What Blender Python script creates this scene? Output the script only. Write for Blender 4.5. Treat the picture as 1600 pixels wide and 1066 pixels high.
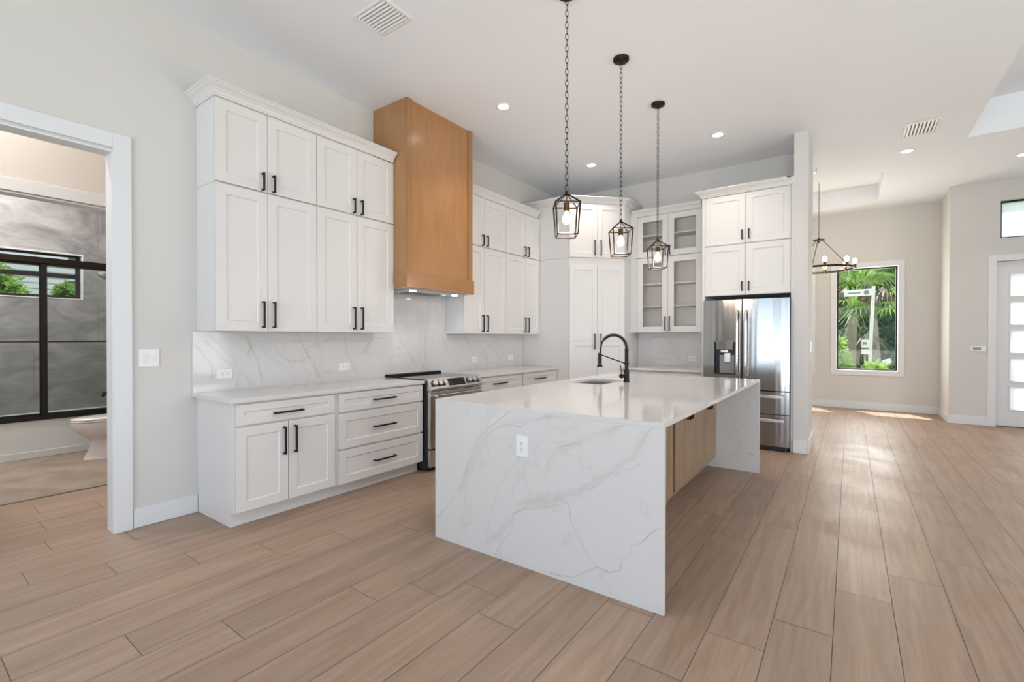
import bpy, bmesh, math, random
from mathutils import Vector, Matrix, noise
for o in list(bpy.data.objects): bpy.data.objects.remove(o)
scene = bpy.context.scene
COL = scene.collection
R = math.radians
# ------------------------------------------------------------------ camera
def make_camera():
    cd = bpy.data.cameras.new('camera'); cd.sensor_width = 36.0; cd.sensor_fit = 'HORIZONTAL'
    cd.lens = 731.13 / 1600 * 36.0; cd.clip_start = .05; cd.clip_end = 300
    co = bpy.data.objects.new('camera', cd); COL.objects.link(co)
    y, p, r = R(35.82), R(-0.3936), R(0.0335)
    F = Vector((-math.sin(y)*math.cos(p), math.cos(y)*math.cos(p), math.sin(p)))
    Rt = Vector((math.cos(y), math.sin(y), 0)); U = Rt.cross(F)
    Rt, U = Rt*math.cos(r)+U*math.sin(r), U*math.cos(r)-Rt*math.sin(r)
    m = Matrix((Rt, U, -F)).transposed().to_4x4(); m.translation = (4.0038, 0, 1.3183)
    co.matrix_world = m; scene.camera = co
make_camera()
# ------------------------------------------------------------------ world, sun, daylight, exposure
scene.view_settings.view_transform = 'Standard'; scene.view_settings.look = 'None'
scene.view_settings.gamma = 1.0; scene.view_settings.exposure = 0.0
try: scene.view_settings.use_curve_mapping = False
except Exception: pass
W = bpy.data.worlds.new('world'); scene.world = W; W.use_nodes = True
bg = W.node_tree.nodes['Background']; bg.inputs[0].default_value = (.80, .90, 1.0, 1); bg.inputs[1].default_value = 1.75
def light(name, kind, loc, energy, color, rot=(0, 0, 0), **k):
    l = bpy.data.lights.new(name, kind); l.energy = energy; l.color = color
    for a, b in k.items(): setattr(l, a, b)
    o = bpy.data.objects.new(name, l); COL.objects.link(o); o.location = loc; o.rotation_euler = rot; return o
def aim(o, d): o.rotation_euler = Vector(d).to_track_quat('-Z', 'Y').to_euler()
sun = light('sun', 'SUN', (8, 20, 20), 10.0, (1, .95, .86), angle=R(.6)); aim(sun, (.15, -.26, -.72))
# daylight through the sliding doors in the rear wall and the windows on the right
light('daylight_rear', 'AREA', (4.45, -4.62, 1.45), 80, (.40, .69, 1.0), (R(90), 0, 0), shape='RECTANGLE', size=6.1, size_y=2.7)
# added fill light beyond the sliding doors, aimed up to brighten the ceiling
light('ceiling_fill', 'AREA', (4.6, -6.2, .1), 780, (.92, .95, 1.0), (R(180-22), 0, 0), shape='RECTANGLE', size=6.2, size_y=3.2)
light('daylight_right', 'AREA', (9.14, 2.6, 1.6), 140, (.97, .97, 1.0), (0, R(90+28), 0), shape='RECTANGLE', size=2.3, size_y=5.6)
light('daylight_dining', 'AREA', (3.6, 11.06, 1.67), 90, (1, .98, .93), (R(-90), 0, 0), shape='RECTANGLE', size=2.2, size_y=1.85)
# ------------------------------------------------------------------ materials
def nt(name):
    m = bpy.data.materials.new(name); m.use_nodes = True
    t = m.node_tree; return m, t, t.nodes['Principled BSDF']
def N(t, kind, **k):
    n = t.nodes.new(kind)
    for a, b in k.items():
        if a.startswith('i_'):
            key = a[2:]; n.inputs[int(key) if key.isdigit() else key.replace('_', ' ')].default_value = b
        else: setattr(n, a, b)
    return n
def mat(name, c, rough=.5, metal=0, emit=None, es=0, bump=0, bscale=40, var=0, vscale=3, coat=0, spec=.5):
    m, t, b = nt(name)
    b.inputs['Base Color'].default_value = (*c, 1); b.inputs['Roughness'].default_value = rough; b.inputs['Metallic'].default_value = metal
    b.inputs['Coat Weight'].default_value = coat; b.inputs['Specular IOR Level'].default_value = spec
    if emit: b.inputs['Emission Color'].default_value = (*emit, 1); b.inputs['Emission Strength'].default_value = es
    tc = N(t, 'ShaderNodeTexCoord')
    if var:
        n = N(t, 'ShaderNodeTexNoise', i_Scale=vscale, i_Detail=4.0); t.links.new(tc.outputs['Object'], n.inputs['Vector'])
        mx = N(t, 'ShaderNodeMix', data_type='RGBA'); t.links.new(n.outputs['Fac'], mx.inputs['Factor'])
        mx.inputs[6].default_value = (*[max(0, x*(1-var)) for x in c], 1); mx.inputs[7].default_value = (*[min(1, x*(1+var)) for x in c], 1)
        t.links.new(mx.outputs[2], b.inputs['Base Color'])
    if bump:
        n = N(t, 'ShaderNodeTexNoise', i_Scale=bscale, i_Detail=3.0); t.links.new(tc.outputs['Object'], n.inputs['Vector'])
        bp = N(t, 'ShaderNodeBump', i_Strength=bump, i_Distance=.01); t.links.new(n.outputs['Fac'], bp.inputs['Height']); t.links.new(bp.outputs[0], b.inputs['Normal'])
    return m
M = {}
M['wall'] = mat('wall_paint', (.685, .667, .645), .75, bump=.03, bscale=250)
M['wall_hall'] = mat('wall_paint_beige', (.72, .68, .64), .75, bump=.03, bscale=250)
M['ceiling'] = mat('ceiling_paint', (.865, .885, .925), .85, bump=.04, bscale=200)
M['trim'] = mat('white_trim_paint', (.77, .785, .80), .4, bump=.01)
M['cab'] = mat('white_cabinet_lacquer', (.755, .74, .73), .38, bump=.008, bscale=120)
M['cab_in'] = mat('cabinet_interior', (.88, .83, .76), .6, var=.04)
M['black'] = mat('matte_black_metal', (.012, .011, .010), .5, 0, var=.1, spec=.3)
M['bronze'] = mat('dark_bronze_metal', (.024, .017, .012), .42, .7, var=.15, vscale=20)
M['brass'] = mat('aged_brass', (.12, .075, .04), .4, .8, var=.15)
M['blackglass'] = mat('black_ceramic_glass', (.012, .012, .013), .06, var=.05)
M['darkplastic'] = mat('dark_plastic', (.02, .02, .022), .45, var=.1)
M['greyplastic'] = mat('grey_plastic', (.30, .30, .31), .4, var=.05)
M['plate'] = mat('white_plastic_plate', (.86, .86, .86), .35, bump=.005)
M['slot'] = mat('socket_slot', (.05, .05, .05), .6, var=.05)
M['porcelain'] = mat('white_porcelain', (.76, .73, .71), .12, coat=.4, bump=.004, bscale=10)
M['tub'] = mat('white_acrylic_tub', (.74, .77, .76), .25, bump=.004)
M['bulb'] = mat('warm_filament_bulb', (1, .9, .75), .3, emit=(1, .74, .44), es=6, bump=.001)
M['lens'] = mat('lit_led_lens', (1, 1, 1), .4, emit=(1, .97, .92), es=14, bump=.001)
M['hoodlens'] = mat('lit_hood_lamp', (1, 1, 1), .4, emit=(.95, .98, 1), es=12, bump=.001)
M['threshold'] = mat('threshold_strip', (.16, .12, .09), .5, var=.1)
M['siding_trim'] = mat('house_trim_white', (.75, .76, .78), .6, var=.05)
M['darkpane'] = mat('dark_house_window', (.07, .10, .10), .1, var=.3, vscale=6)
M['bark'] = mat('palm_bark_grey', (.34, .29, .24), .85, bump=.5, bscale=14, var=.25, vscale=9)
M['barkdark'] = mat('tree_bark_brown', (.17, .12, .085), .85, bump=.5, bscale=14, var=.3, vscale=9)
M['grass'] = mat('lawn_grass', (.23, .26, .13), .9, var=.45, vscale=30, bump=.3, bscale=60)
M['signpost'] = mat('white_sign_post', (.74, .75, .77), .5, var=.1, vscale=8)
M['signdark'] = mat('sign_grey_print', (.22, .24, .27), .6, var=.1)
M['roof'] = mat('soffit_white', (.8, .8, .78), .7, var=.03)
def leafmat(name, c, c2):
    m, t, b = nt(name); b.inputs['Roughness'].default_value = .5
    tc = N(t, 'ShaderNodeTexCoord'); n = N(t, 'ShaderNodeTexNoise', i_Scale=2.2, i_Detail=6.0); t.links.new(tc.outputs['Object'], n.inputs['Vector'])
    r = N(t, 'ShaderNodeValToRGB'); r.color_ramp.elements[0].position = .35; r.color_ramp.elements[1].position = .68
    r.color_ramp.elements[0].color = (*c, 1); r.color_ramp.elements[1].color = (*c2, 1)
    t.links.new(n.outputs['Fac'], r.inputs[0]); t.links.new(r.outputs[0], b.inputs['Base Color'])
    tl = N(t, 'ShaderNodeBsdfTranslucent'); t.links.new(r.outputs[0], tl.inputs[0]); mx = N(t, 'ShaderNodeMixShader'); mx.inputs[0].default_value = .45
    out = t.nodes['Material Output']; t.links.new(b.outputs[0], mx.inputs[1]); t.links.new(tl.outputs[0], mx.inputs[2]); t.links.new(mx.outputs[0], out.inputs[0])
    return m
M['leaf'] = leafmat('mid_green_leaves', (.06, .14, .03), (.26, .44, .10))
M['leafdark'] = leafmat('dark_green_leaves', (.03, .09, .03), (.15, .28, .09))
M['leaflime'] = leafmat('lime_green_leaves', (.12, .27, .04), (.42, .62, .16))
M['leafdry'] = leafmat('grey_dry_fronds', (.16, .14, .11), (.40, .36, .30))
def glass(name, tint=(1, 1, 1), ior=1.45, refl=1.0):
    m = bpy.data.materials.new(name); m.use_nodes = True; t = m.node_tree; t.nodes.clear()
    o = N(t, 'ShaderNodeOutputMaterial'); mx = N(t, 'ShaderNodeMixShader'); f = N(t, 'ShaderNodeFresnel', i_IOR=ior)
    tr = N(t, 'ShaderNodeBsdfTransparent'); tr.inputs[0].default_value = (*tint, 1); g = N(t, 'ShaderNodeBsdfGlossy', i_Roughness=.01)
    ml = N(t, 'ShaderNodeMath', operation='MULTIPLY'); ml.inputs[1].default_value = refl
    t.links.new(f.outputs[0], ml.inputs[0]); t.links.new(ml.outputs[0], mx.inputs[0]); t.links.new(tr.outputs[0], mx.inputs[1]); t.links.new(g.outputs[0], mx.inputs[2])
    t.links.new(mx.outputs[0], o.inputs[0]); return m
M['glass'] = glass('clear_glass', refl=.2); M['tintglass'] = glass('shower_glass', (.93, .95, .94), refl=.5)
M['cabglass'] = glass('cabinet_glass', (.98, .98, .98), refl=.4)
def frost():
    m = bpy.data.materials.new('frosted_glass'); m.use_nodes = True; t = m.node_tree; t.nodes.clear()
    o = N(t, 'ShaderNodeOutputMaterial'); mx = N(t, 'ShaderNodeMixShader'); mx.inputs[0].default_value = .06
    tr = N(t, 'ShaderNodeBsdfTranslucent'); tr.inputs[0].default_value = (.93, .96, 1, 1); g = N(t, 'ShaderNodeBsdfGlossy', i_Roughness=.3)
    n = N(t, 'ShaderNodeTexNoise', i_Scale=300.0); bp = N(t, 'ShaderNodeBump', i_Strength=.05); t.links.new(n.outputs['Fac'], bp.inputs['Height']); t.links.new(bp.outputs[0], g.inputs['Normal'])
    t.links.new(tr.outputs[0], mx.inputs[1]); t.links.new(g.outputs[0], mx.inputs[2]); t.links.new(mx.outputs[0], o.inputs[0]); return m
M['frost'] = frost()
def steel(name, c=(.40, .385, .37), rough=.16, wav=.12, stretch=(7, 7, .12), aniso=.75):
    m, t, b = nt(name); b.inputs['Metallic'].default_value = 1; b.inputs['Base Color'].default_value = (*c, 1)
    tc = N(t, 'ShaderNodeTexCoord'); mp = N(t, 'ShaderNodeMapping'); mp.inputs['Scale'].default_value = stretch
    n = N(t, 'ShaderNodeTexNoise', i_Scale=1.6, i_Detail=1.0); t.links.new(tc.outputs['Object'], mp.inputs[0]); t.links.new(mp.outputs[0], n.inputs['Vector'])
    bp = N(t, 'ShaderNodeBump', i_Strength=wav, i_Distance=.02); t.links.new(n.outputs['Fac'], bp.inputs['Height']); t.links.new(bp.outputs[0], b.inputs['Normal'])
    tg = N(t, 'ShaderNodeCombineXYZ'); tg.inputs[2].default_value = 1.0; t.links.new(tg.outputs[0], b.inputs['Tangent'])
    b.inputs['Anisotropic'].default_value = aniso; b.inputs['Anisotropic Rotation'].default_value = 0
    m2 = N(t, 'ShaderNodeMapping'); m2.inputs['Scale'].default_value = (8, 8, 300); n2 = N(t, 'ShaderNodeTexNoise', i_Scale=2.0)
    t.links.new(tc.outputs['Object'], m2.inputs[0]); t.links.new(m2.outputs[0], n2.inputs['Vector'])
    mr = N(t, 'ShaderNodeMapRange'); mr.inputs[3].default_value = rough*.8; mr.inputs[4].default_value = rough*1.3
    t.links.new(n2.outputs['Fac'], mr.inputs[0]); t.links.new(mr.outputs[0], b.inputs['Roughness'])
    return m
M['steel'] = steel('stainless_steel', rough=.13); M['steelflat'] = steel('brushed_steel', (.66, .65, .63), .28, .02, aniso=0)
M['chrome'] = steel('polished_handle_steel', (.90, .89, .88), .22, .02, aniso=0)
def wood(name, dark, light_, axis=2, scale=1.0, rough=.35, coat=.3, stretch=.06):
    m, t, b = nt(name); b.inputs['Roughness'].default_value = rough; b.inputs['Coat Weight'].default_value = coat; b.inputs['Coat Roughness'].default_value = .16
    tc = N(t, 'ShaderNodeTexCoord'); mp = N(t, 'ShaderNodeMapping'); s = [14*scale]*3; s[axis] = 14*scale*stretch; mp.inputs['Scale'].default_value = s
    t.links.new(tc.outputs['Object'], mp.inputs[0])
    n = N(t, 'ShaderNodeTexNoise', i_Scale=1.0, i_Detail=8.0, i_Roughness=.62, i_Distortion=.5); t.links.new(mp.outputs[0], n.inputs['Vector'])
    n2 = N(t, 'ShaderNodeTexNoise', i_Scale=2.5, i_Detail=3.0); t.links.new(tc.outputs['Object'], n2.inputs['Vector'])
    ad = N(t, 'ShaderNodeMix', data_type='FLOAT'); ad.inputs[0].default_value = .35; t.links.new(n.outputs['Fac'], ad.inputs[2]); t.links.new(n2.outputs['Fac'], ad.inputs[3])
    r = N(t, 'ShaderNodeValToRGB'); r.color_ramp.elements[0].position = .32; r.color_ramp.elements[1].position = .68
    r.color_ramp.elements[0].color = (*dark, 1); r.color_ramp.elements[1].color = (*light_, 1)
    t.links.new(ad.outputs[0], r.inputs[0]); t.links.new(r.outputs[0], b.inputs['Base Color'])
    bp = N(t, 'ShaderNodeBump', i_Strength=.03, i_Distance=.005); t.links.new(n.outputs['Fac'], bp.inputs['Height']); t.links.new(bp.outputs[0], b.inputs['Normal'])
    return m
M['maple'] = wood('honey_maple', (.37, .175, .063), (.46, .238, .096), 2, 1.0, .30, .4, .16)
M['maple_cross'] = wood('honey_maple_crossgrain', (.33, .152, .052), (.43, .215, .082), 1, 1.0, .30, .4, .16)
M['maple_stile'] = wood('honey_maple_stile', (.32, .150, .052), (.42, .212, .082), 2, 1.6, .30, .4, .10)
M['oak'] = wood('light_oak', (.27, .175, .105), (.39, .265, .168), 2, 1.4, .45, .1)
def quartz():
    m, t, b = nt('veined_white_quartz'); b.inputs['Roughness'].default_value = .09; b.inputs['Coat Weight'].default_value = .2; b.inputs['Coat Roughness'].default_value = .03
    tc = N(t, 'ShaderNodeTexCoord'); n = N(t, 'ShaderNodeTexNoise', i_Scale=.9, i_Detail=7.0, i_Distortion=1.3, i_Roughness=.55); t.links.new(tc.outputs['Object'], n.inputs['Vector'])
    r = N(t, 'ShaderNodeValToRGB'); e = r.color_ramp.elements
    e[0].position = .0; e[0].color = (.70, .688, .678, 1); e[1].position = 1; e[1].color = (.70, .688, .678, 1)
    for p, c in ((.485, (.70, .688, .678)), (.50, (.655, .64, .625)), (.515, (.70, .688, .678))):
        x = e.new(p); x.color = (*c, 1)
    t.links.new(n.outputs['Fac'], r.inputs[0])
    at = N(t, 'ShaderNodeAttribute', attribute_name='vein'); mx = N(t, 'ShaderNodeMix', data_type='RGBA'); mx.inputs[7].default_value = (.33, .315, .29, 1)
    t.links.new(at.outputs['Fac'], mx.inputs[0]); t.links.new(r.outputs[0], mx.inputs[6]); t.links.new(mx.outputs[2], b.inputs['Base Color'])
    return m
M['quartz'] = quartz()
def plankmat():
    m, t, b = nt('light_oak_vinyl_plank'); b.inputs['Roughness'].default_value = .36; b.inputs['Specular IOR Level'].default_value = .3
    tc = N(t, 'ShaderNodeTexCoord'); at = N(t, 'ShaderNodeAttribute', attribute_name='plank')
    mu = N(t, 'ShaderNodeVectorMath', operation='SCALE'); mu.inputs['Scale'].default_value = 37.0; t.links.new(at.outputs['Color'], mu.inputs[0])
    ad = N(t, 'ShaderNodeVectorMath', operation='ADD'); t.links.new(tc.outputs['Object'], ad.inputs[0]); t.links.new(mu.outputs[0], ad.inputs[1])
    mp = N(t, 'ShaderNodeMapping'); mp.inputs['Scale'].default_value = (24, 1.5, 1); t.links.new(ad.outputs[0], mp.inputs[0])
    n = N(t, 'ShaderNodeTexNoise', i_Scale=1.0, i_Detail=8.0, i_Roughness=.6, i_Distortion=.9); t.links.new(mp.outputs[0], n.inputs['Vector'])
    r = N(t, 'ShaderNodeValToRGB'); r.color_ramp.elements[0].position = .28; r.color_ramp.elements[1].position = .70
    r.color_ramp.elements[0].color = (.305, .208, .147, 1); r.color_ramp.elements[1].color = (.415, .303, .230, 1)
    t.links.new(n.outputs['Fac'], r.inputs[0])
    hs = N(t, 'ShaderNodeHueSaturation'); mr = N(t, 'ShaderNodeMapRange'); mr.inputs[3].default_value = .93; mr.inputs[4].default_value = 1.07
    sp = N(t, 'ShaderNodeSeparateColor'); t.links.new(at.outputs['Color'], sp.inputs[0]); t.links.new(sp.outputs[2], mr.inputs[0]); t.links.new(mr.outputs[0], hs.inputs['Value'])
    t.links.new(r.outputs[0], hs.inputs['Color']); t.links.new(hs.outputs[0], b.inputs['Base Color'])
    n3 = N(t, 'ShaderNodeTexNoise', i_Scale=1.7, i_Detail=6.0, i_Distortion=1.0); t.links.new(tc.outputs['Object'], n3.inputs['Vector'])
    m3 = N(t, 'ShaderNodeMapRange'); m3.inputs[1].default_value = .3; m3.inputs[2].default_value = .7; m3.inputs[3].default_value = .36; m3.inputs[4].default_value = .50
    t.links.new(n3.outputs['Fac'], m3.inputs[0]); t.links.new(m3.outputs[0], b.inputs['Roughness'])
    bp = N(t, 'ShaderNodeBump', i_Strength=.05, i_Distance=.004); t.links.new(n.outputs['Fac'], bp.inputs['Height']); t.links.new(bp.outputs[0], b.inputs['Normal'])
    return m
M['plank'] = plankmat()
M['groove'] = mat('plank_groove', (.15, .10, .065), .7, var=.1)
def tilemat(name, c1, c2, sx, sy, swap, grout, rough=.3):
    m, t, b = nt(name); b.inputs['Roughness'].default_value = rough
    tc = N(t, 'ShaderNodeTexCoord'); sx_ = N(t, 'ShaderNodeSeparateXYZ'); cb = N(t, 'ShaderNodeCombineXYZ'); t.links.new(tc.outputs['Object'], sx_.inputs[0])
    for i, a in enumerate(swap): t.links.new(sx_.outputs[a], cb.inputs[i])
    br = N(t, 'ShaderNodeTexBrick', i_Scale=1.0); br.inputs['Brick Width'].default_value = sx; br.inputs['Row Height'].default_value = sy; br.inputs['Mortar Size'].default_value = .002
    br.inputs['Color1'].default_value = (.45, .45, .45, 1); br.inputs['Color2'].default_value = (.6, .6, .6, 1); br.inputs['Mortar'].default_value = (0, 0, 0, 1)
    t.links.new(cb.outputs[0], br.inputs['Vector'])
    n = N(t, 'ShaderNodeTexNoise', i_Scale=1.6, i_Detail=8.0, i_Distortion=1.6, i_Roughness=.6); mp = N(t, 'ShaderNodeMapping'); mp.inputs['Scale'].default_value = (1, 1, 2.0)
    t.links.new(tc.outputs['Object'], mp.inputs[0]); t.links.new(mp.outputs[0], n.inputs['Vector'])
    r = N(t, 'ShaderNodeValToRGB'); r.color_ramp.elements[0].position = .3; r.color_ramp.elements[1].position = .72
    r.color_ramp.elements[0].color = (*c1, 1); r.color_ramp.elements[1].color = (*c2, 1); t.links.new(n.outputs['Fac'], r.inputs[0])
    mx = N(t, 'ShaderNodeMix', data_type='RGBA'); t.links.new(br.outputs['Fac'], mx.inputs[0]); t.links.new(r.outputs[0], mx.inputs[6]); mx.inputs[7].default_value = (*grout, 1)
    t.links.new(mx.outputs[2], b.inputs['Base Color']); return m
M['tile'] = tilemat('grey_stone_tile', (.20, .198, .196), (.46, .452, .445), 1.2, .6, (1, 2, 0), (.20, .19, .18))
M['tile_side'] = tilemat('grey_stone_tile_side', (.20, .198, .196), (.46, .452, .445), 1.2, .6, (0, 2, 1), (.20, .19, .18))
M['tilefloor'] = tilemat('taupe_stone_floor', (.22, .17, .13), (.37, .30, .24), 1.2, .3, (1, 0, 2), (.25, .2, .16), .45)
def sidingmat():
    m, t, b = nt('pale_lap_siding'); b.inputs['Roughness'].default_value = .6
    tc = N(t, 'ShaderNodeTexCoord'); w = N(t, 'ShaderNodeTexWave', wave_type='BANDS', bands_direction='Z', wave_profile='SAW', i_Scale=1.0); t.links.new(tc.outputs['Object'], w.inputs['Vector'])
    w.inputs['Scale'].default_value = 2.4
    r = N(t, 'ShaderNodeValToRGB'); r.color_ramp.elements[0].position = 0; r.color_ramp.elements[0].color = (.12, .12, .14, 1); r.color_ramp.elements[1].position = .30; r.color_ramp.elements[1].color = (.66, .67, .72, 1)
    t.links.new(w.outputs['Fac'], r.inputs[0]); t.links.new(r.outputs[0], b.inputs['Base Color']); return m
M['siding'] = sidingmat()
# ------------------------------------------------------------------ mesh helpers
class MB:
    def __init__(s): s.v = []; s.f = []; s.sm = []
    def add(s, vs, fs, smooth=False):
        b = len(s.v); s.v += [tuple(v) for v in vs]; s.f += [tuple(b+i for i in f) for f in fs]; s.sm += [smooth]*len(fs); return s
    def box(s, x0, x1, y0, y1, z0, z1):
        return s.add([(x0, y0, z0), (x1, y0, z0), (x1, y1, z0), (x0, y1, z0), (x0, y0, z1), (x1, y0, z1), (x1, y1, z1), (x0, y1, z1)],
                     [(0, 3, 2, 1), (4, 5, 6, 7), (0, 1, 5, 4), (1, 2, 6, 5), (2, 3, 7, 6), (3, 0, 4, 7)])
    def tube(s, pts, r, n=10, closed=False, cap=True, rs=None):
        P = [Vector(p) for p in pts]; L = len(P); rings = []; up = None
        for i in range(L):
            a = P[(i-1) % L] if (closed or i > 0) else P[i]; c = P[(i+1) % L] if (closed or i < L-1) else P[i]
            d = (c-a).normalized()
            if up is None: up = Vector((0, 0, 1)) if abs(d.z) < .9 else Vector((1, 0, 0))
            u = d.cross(up)
            if u.length < 1e-5: u = d.orthogonal()
            u.normalize(); w = u.cross(d).normalized(); up = w
            rr = rs[i] if rs else r
            rings.append([P[i]+u*math.cos(2*math.pi*k/n)*rr+w*math.sin(2*math.pi*k/n)*rr for k in range(n)])
        vs = [p for ring in rings for p in ring]; fs = []
        for i in range(L if closed else L-1):
            j = (i+1) % L
            for k in range(n): fs.append((i*n+k, i*n+(k+1) % n, j*n+(k+1) % n, j*n+k))
        s.add(vs, fs, True)
        if cap and not closed:
            s.add(rings[0], [tuple(range(n))[::-1]]); s.add(rings[-1], [tuple(range(n))])
        return s
    def lathe(s, prof, c=(0, 0, 0), n=24, axis='z', cap=True):
        vs = []; fs = []
        for r, h in prof:
            for k in range(n):
                a = 2*math.pi*k/n; x, y, z = r*math.cos(a), r*math.sin(a), h
                if axis == 'x': x, y, z = z, x, y
                elif axis == 'y': x, y, z = y, -z, x
                vs.append((c[0]+x, c[1]+y, c[2]+z))
        for i in range(len(prof)-1):
            for k in range(n): fs.append((i*n+k, i*n+(k+1) % n, (i+1)*n+(k+1) % n, (i+1)*n+k))
        s.add(vs, fs, True)
        if not cap: return s
        s.add(vs[:n], [tuple(range(n))[::-1]]); s.add(vs[-n:], [tuple(range(n))]); return s
    def prism(s, poly, y0, y1, axis='y'):
        """poly in (a,b); extruded along axis: 'y' -> (a,y,b); 'x' -> (x,a,b); 'z' -> (a,b,z)"""
        f = {'y': lambda a, b, e: (a, e, b), 'x': lambda a, b, e: (e, a, b), 'z': lambda a, b, e: (a, b, e)}[axis]
        n = len(poly); vs = [f(a, b, y0) for a, b in poly]+[f(a, b, y1) for a, b in poly]
        fs = [tuple(range(n))[::-1], tuple(range(n, 2*n))]+[(i, (i+1) % n, n+(i+1) % n, n+i) for i in range(n)]
        return s.add(vs, fs)
    def build(s, name, m, parent=None, bevel=0, seg=2, loc=None):
        me = bpy.data.meshes.new(name); me.from_pydata(s.v, [], s.f); me.update()
        bm = bmesh.new(); bm.from_mesh(me); bmesh.ops.recalc_face_normals(bm, faces=bm.faces); bm.to_mesh(me); bm.free()
        for p, q in zip(me.polygons, s.sm): p.use_smooth = q
        mats = m if isinstance(m, (list, tuple)) else [m]
        for x in mats: me.materials.append(M[x] if isinstance(x, str) else x)
        o = bpy.data.objects.new(name, me); COL.objects.link(o)
        if parent: o.parent = parent
        if loc: o.location = loc
        if bevel:
            b = o.modifiers.new('bevel', 'BEVEL'); b.width = bevel; b.segments = seg; b.limit_method = 'ANGLE'; b.angle_limit = R(40)
        return o
def tag(o, label, cat, group=None, kind=None):
    o['label'] = label; o['category'] = cat
    if group: o['group'] = group
    if kind: o['kind'] = kind
    return o
def empty(name, loc, rz=0, label=None, cat=None, group=None):
    o = bpy.data.objects.new(name, None); COL.objects.link(o); o.location = loc; o.rotation_euler = (0, 0, rz); o.empty_display_size = .1
    if label: tag(o, label, cat, group)
    return o
def structure(o): o['kind'] = 'structure'; return o
def copy_tree(o, parent=None):
    c = o.copy(); COL.objects.link(c)
    if parent: c.parent = parent
    for ch in list(o.children): copy_tree(ch, c)
    return c
def wall(name, m, axis, p0, p1, u0, u1, z0, z1, holes=()):
    """axis 'x': slab between x=p0..p1 running along y; axis 'y': slab y=p0..p1 running along x"""
    us = sorted({u0, u1, *[h[i] for h in holes for i in (0, 1) if u0 < h[i] < u1]}); zs = sorted({z0, z1, *[h[i] for h in holes for i in (2, 3) if z0 < h[i] < z1]})
    bm = bmesh.new(); d = {}
    def V(p, u, z):
        k = (round(p, 5), round(u, 5), round(z, 5))
        if k not in d: d[k] = bm.verts.new((p, u, z) if axis == 'x' else (u, p, z))
        return d[k]
    solid = lambda i, j: 0 <= i < len(us)-1 and 0 <= j < len(zs)-1 and not any(h[0]-1e-6 <= us[i] and us[i+1] <= h[1]+1e-6 and h[2]-1e-6 <= zs[j] and zs[j+1] <= h[3]+1e-6 for h in holes)
    for i in range(len(us)-1):
        for j in range(len(zs)-1):
            if not solid(i, j): continue
            a, b, c, e = us[i], us[i+1], zs[j], zs[j+1]
            for p in (p0, p1): bm.faces.new([V(p, a, c), V(p, b, c), V(p, b, e), V(p, a, e)])
            if not solid(i-1, j): bm.faces.new([V(p0, a, c), V(p1, a, c), V(p1, a, e), V(p0, a, e)])
            if not solid(i+1, j): bm.faces.new([V(p0, b, c), V(p1, b, c), V(p1, b, e), V(p0, b, e)])
            if not solid(i, j-1): bm.faces.new([V(p0, a, c), V(p1, a, c), V(p1, b, c), V(p0, b, c)])
            if not solid(i, j+1): bm.faces.new([V(p0, a, e), V(p1, a, e), V(p1, b, e), V(p0, b, e)])
    bmesh.ops.recalc_face_normals(bm, faces=bm.faces)
    me = bpy.data.meshes.new(name); bm.to_mesh(me); bm.free(); me.materials.append(M[m])
    o = bpy.data.objects.new(name, me); COL.objects.link(o); return structure(o)
def sbox(name, m, *b, bevel=.002): return structure(MB().box(*b).build(name, m, bevel=bevel))
# ------------------------------------------------------------------ shell
ZC = 3.66
def floor():
    rng = random.Random(3); rows = {-9: .675, -13: .767, -12: 1.082, -7: .51, -6: .82, -5: 1.14, -4: 1.469, -3: .324, -2: .669, -1: .967, 0: 1.498, 1: 1.708, 7: 2.207, 8: 2.493, 9: 2.979, 10: 3.334, 11: 3.719}
    P = 1.533; Wd = .2315; X0 = 1.866; g = .0016
    vs, fs, cols = [], [], []
    for i in range(-14, 32):
        xa, xb = X0+i*Wd, X0+(i+1)*Wd; xa, xb = max(xa, -1.38), min(xb, 9.0)
        if xb-xa < .01: continue
        ya, yb = (-4.5, 10.95) if xa >= -.02 else (-1.0, 1.65)
        off = rows.get(i, rng.random()*P); k = math.floor((ya-off)/P); y = off+k*P
        while y < yb:
            a, b = max(y, ya), min(y+P, yb); y += P
            if b-a < .005: continue
            n = len(vs); vs += [(xa+g, a+g, 0), (xb-g, a+g, 0), (xb-g, b-g, 0), (xa+g, b-g, 0)]; fs.append((n, n+1, n+2, n+3)); cols.append((rng.random(), rng.random(), rng.random(), 1))
    n = len(vs); vs += [(-1.38, -4.5, -.0015), (9, -4.5, -.0015), (9, 11, -.0015), (-1.38, 11, -.0015), (-1.38, -4.5, -.1), (9, -4.5, -.1), (9, 11, -.1), (-1.38, 11, -.1)]
    base = [(n, n+1, n+2, n+3), (n+7, n+6, n+5, n+4), (n, n+4, n+5, n+1), (n+1, n+5, n+6, n+2), (n+2, n+6, n+7, n+3), (n+3, n+7, n+4, n)]
    me = bpy.data.meshes.new('floor'); me.from_pydata(vs, [], fs+base); me.materials.append(M['plank']); me.materials.append(M['groove'])
    for p in me.polygons[len(fs):]: p.material_index = 1
    at = me.color_attributes.new('plank', 'FLOAT_COLOR', 'CORNER')
    for p in me.polygons:
        for li in p.loop_indices: at.data[li].color = cols[p.index] if p.index < len(fs) else (0, 0, 0, 1)
    o = bpy.data.objects.new('floor', me); COL.objects.link(o); structure(o)
floor()
sbox('floor_bathroom', 'tilefloor', -4.0, -1.382, -.8, 2.1, -.1, .003, bevel=0)
sbox('trim_1', 'threshold', -1.40, -1.37, -.99, 1.62, .0, .006)
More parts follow.
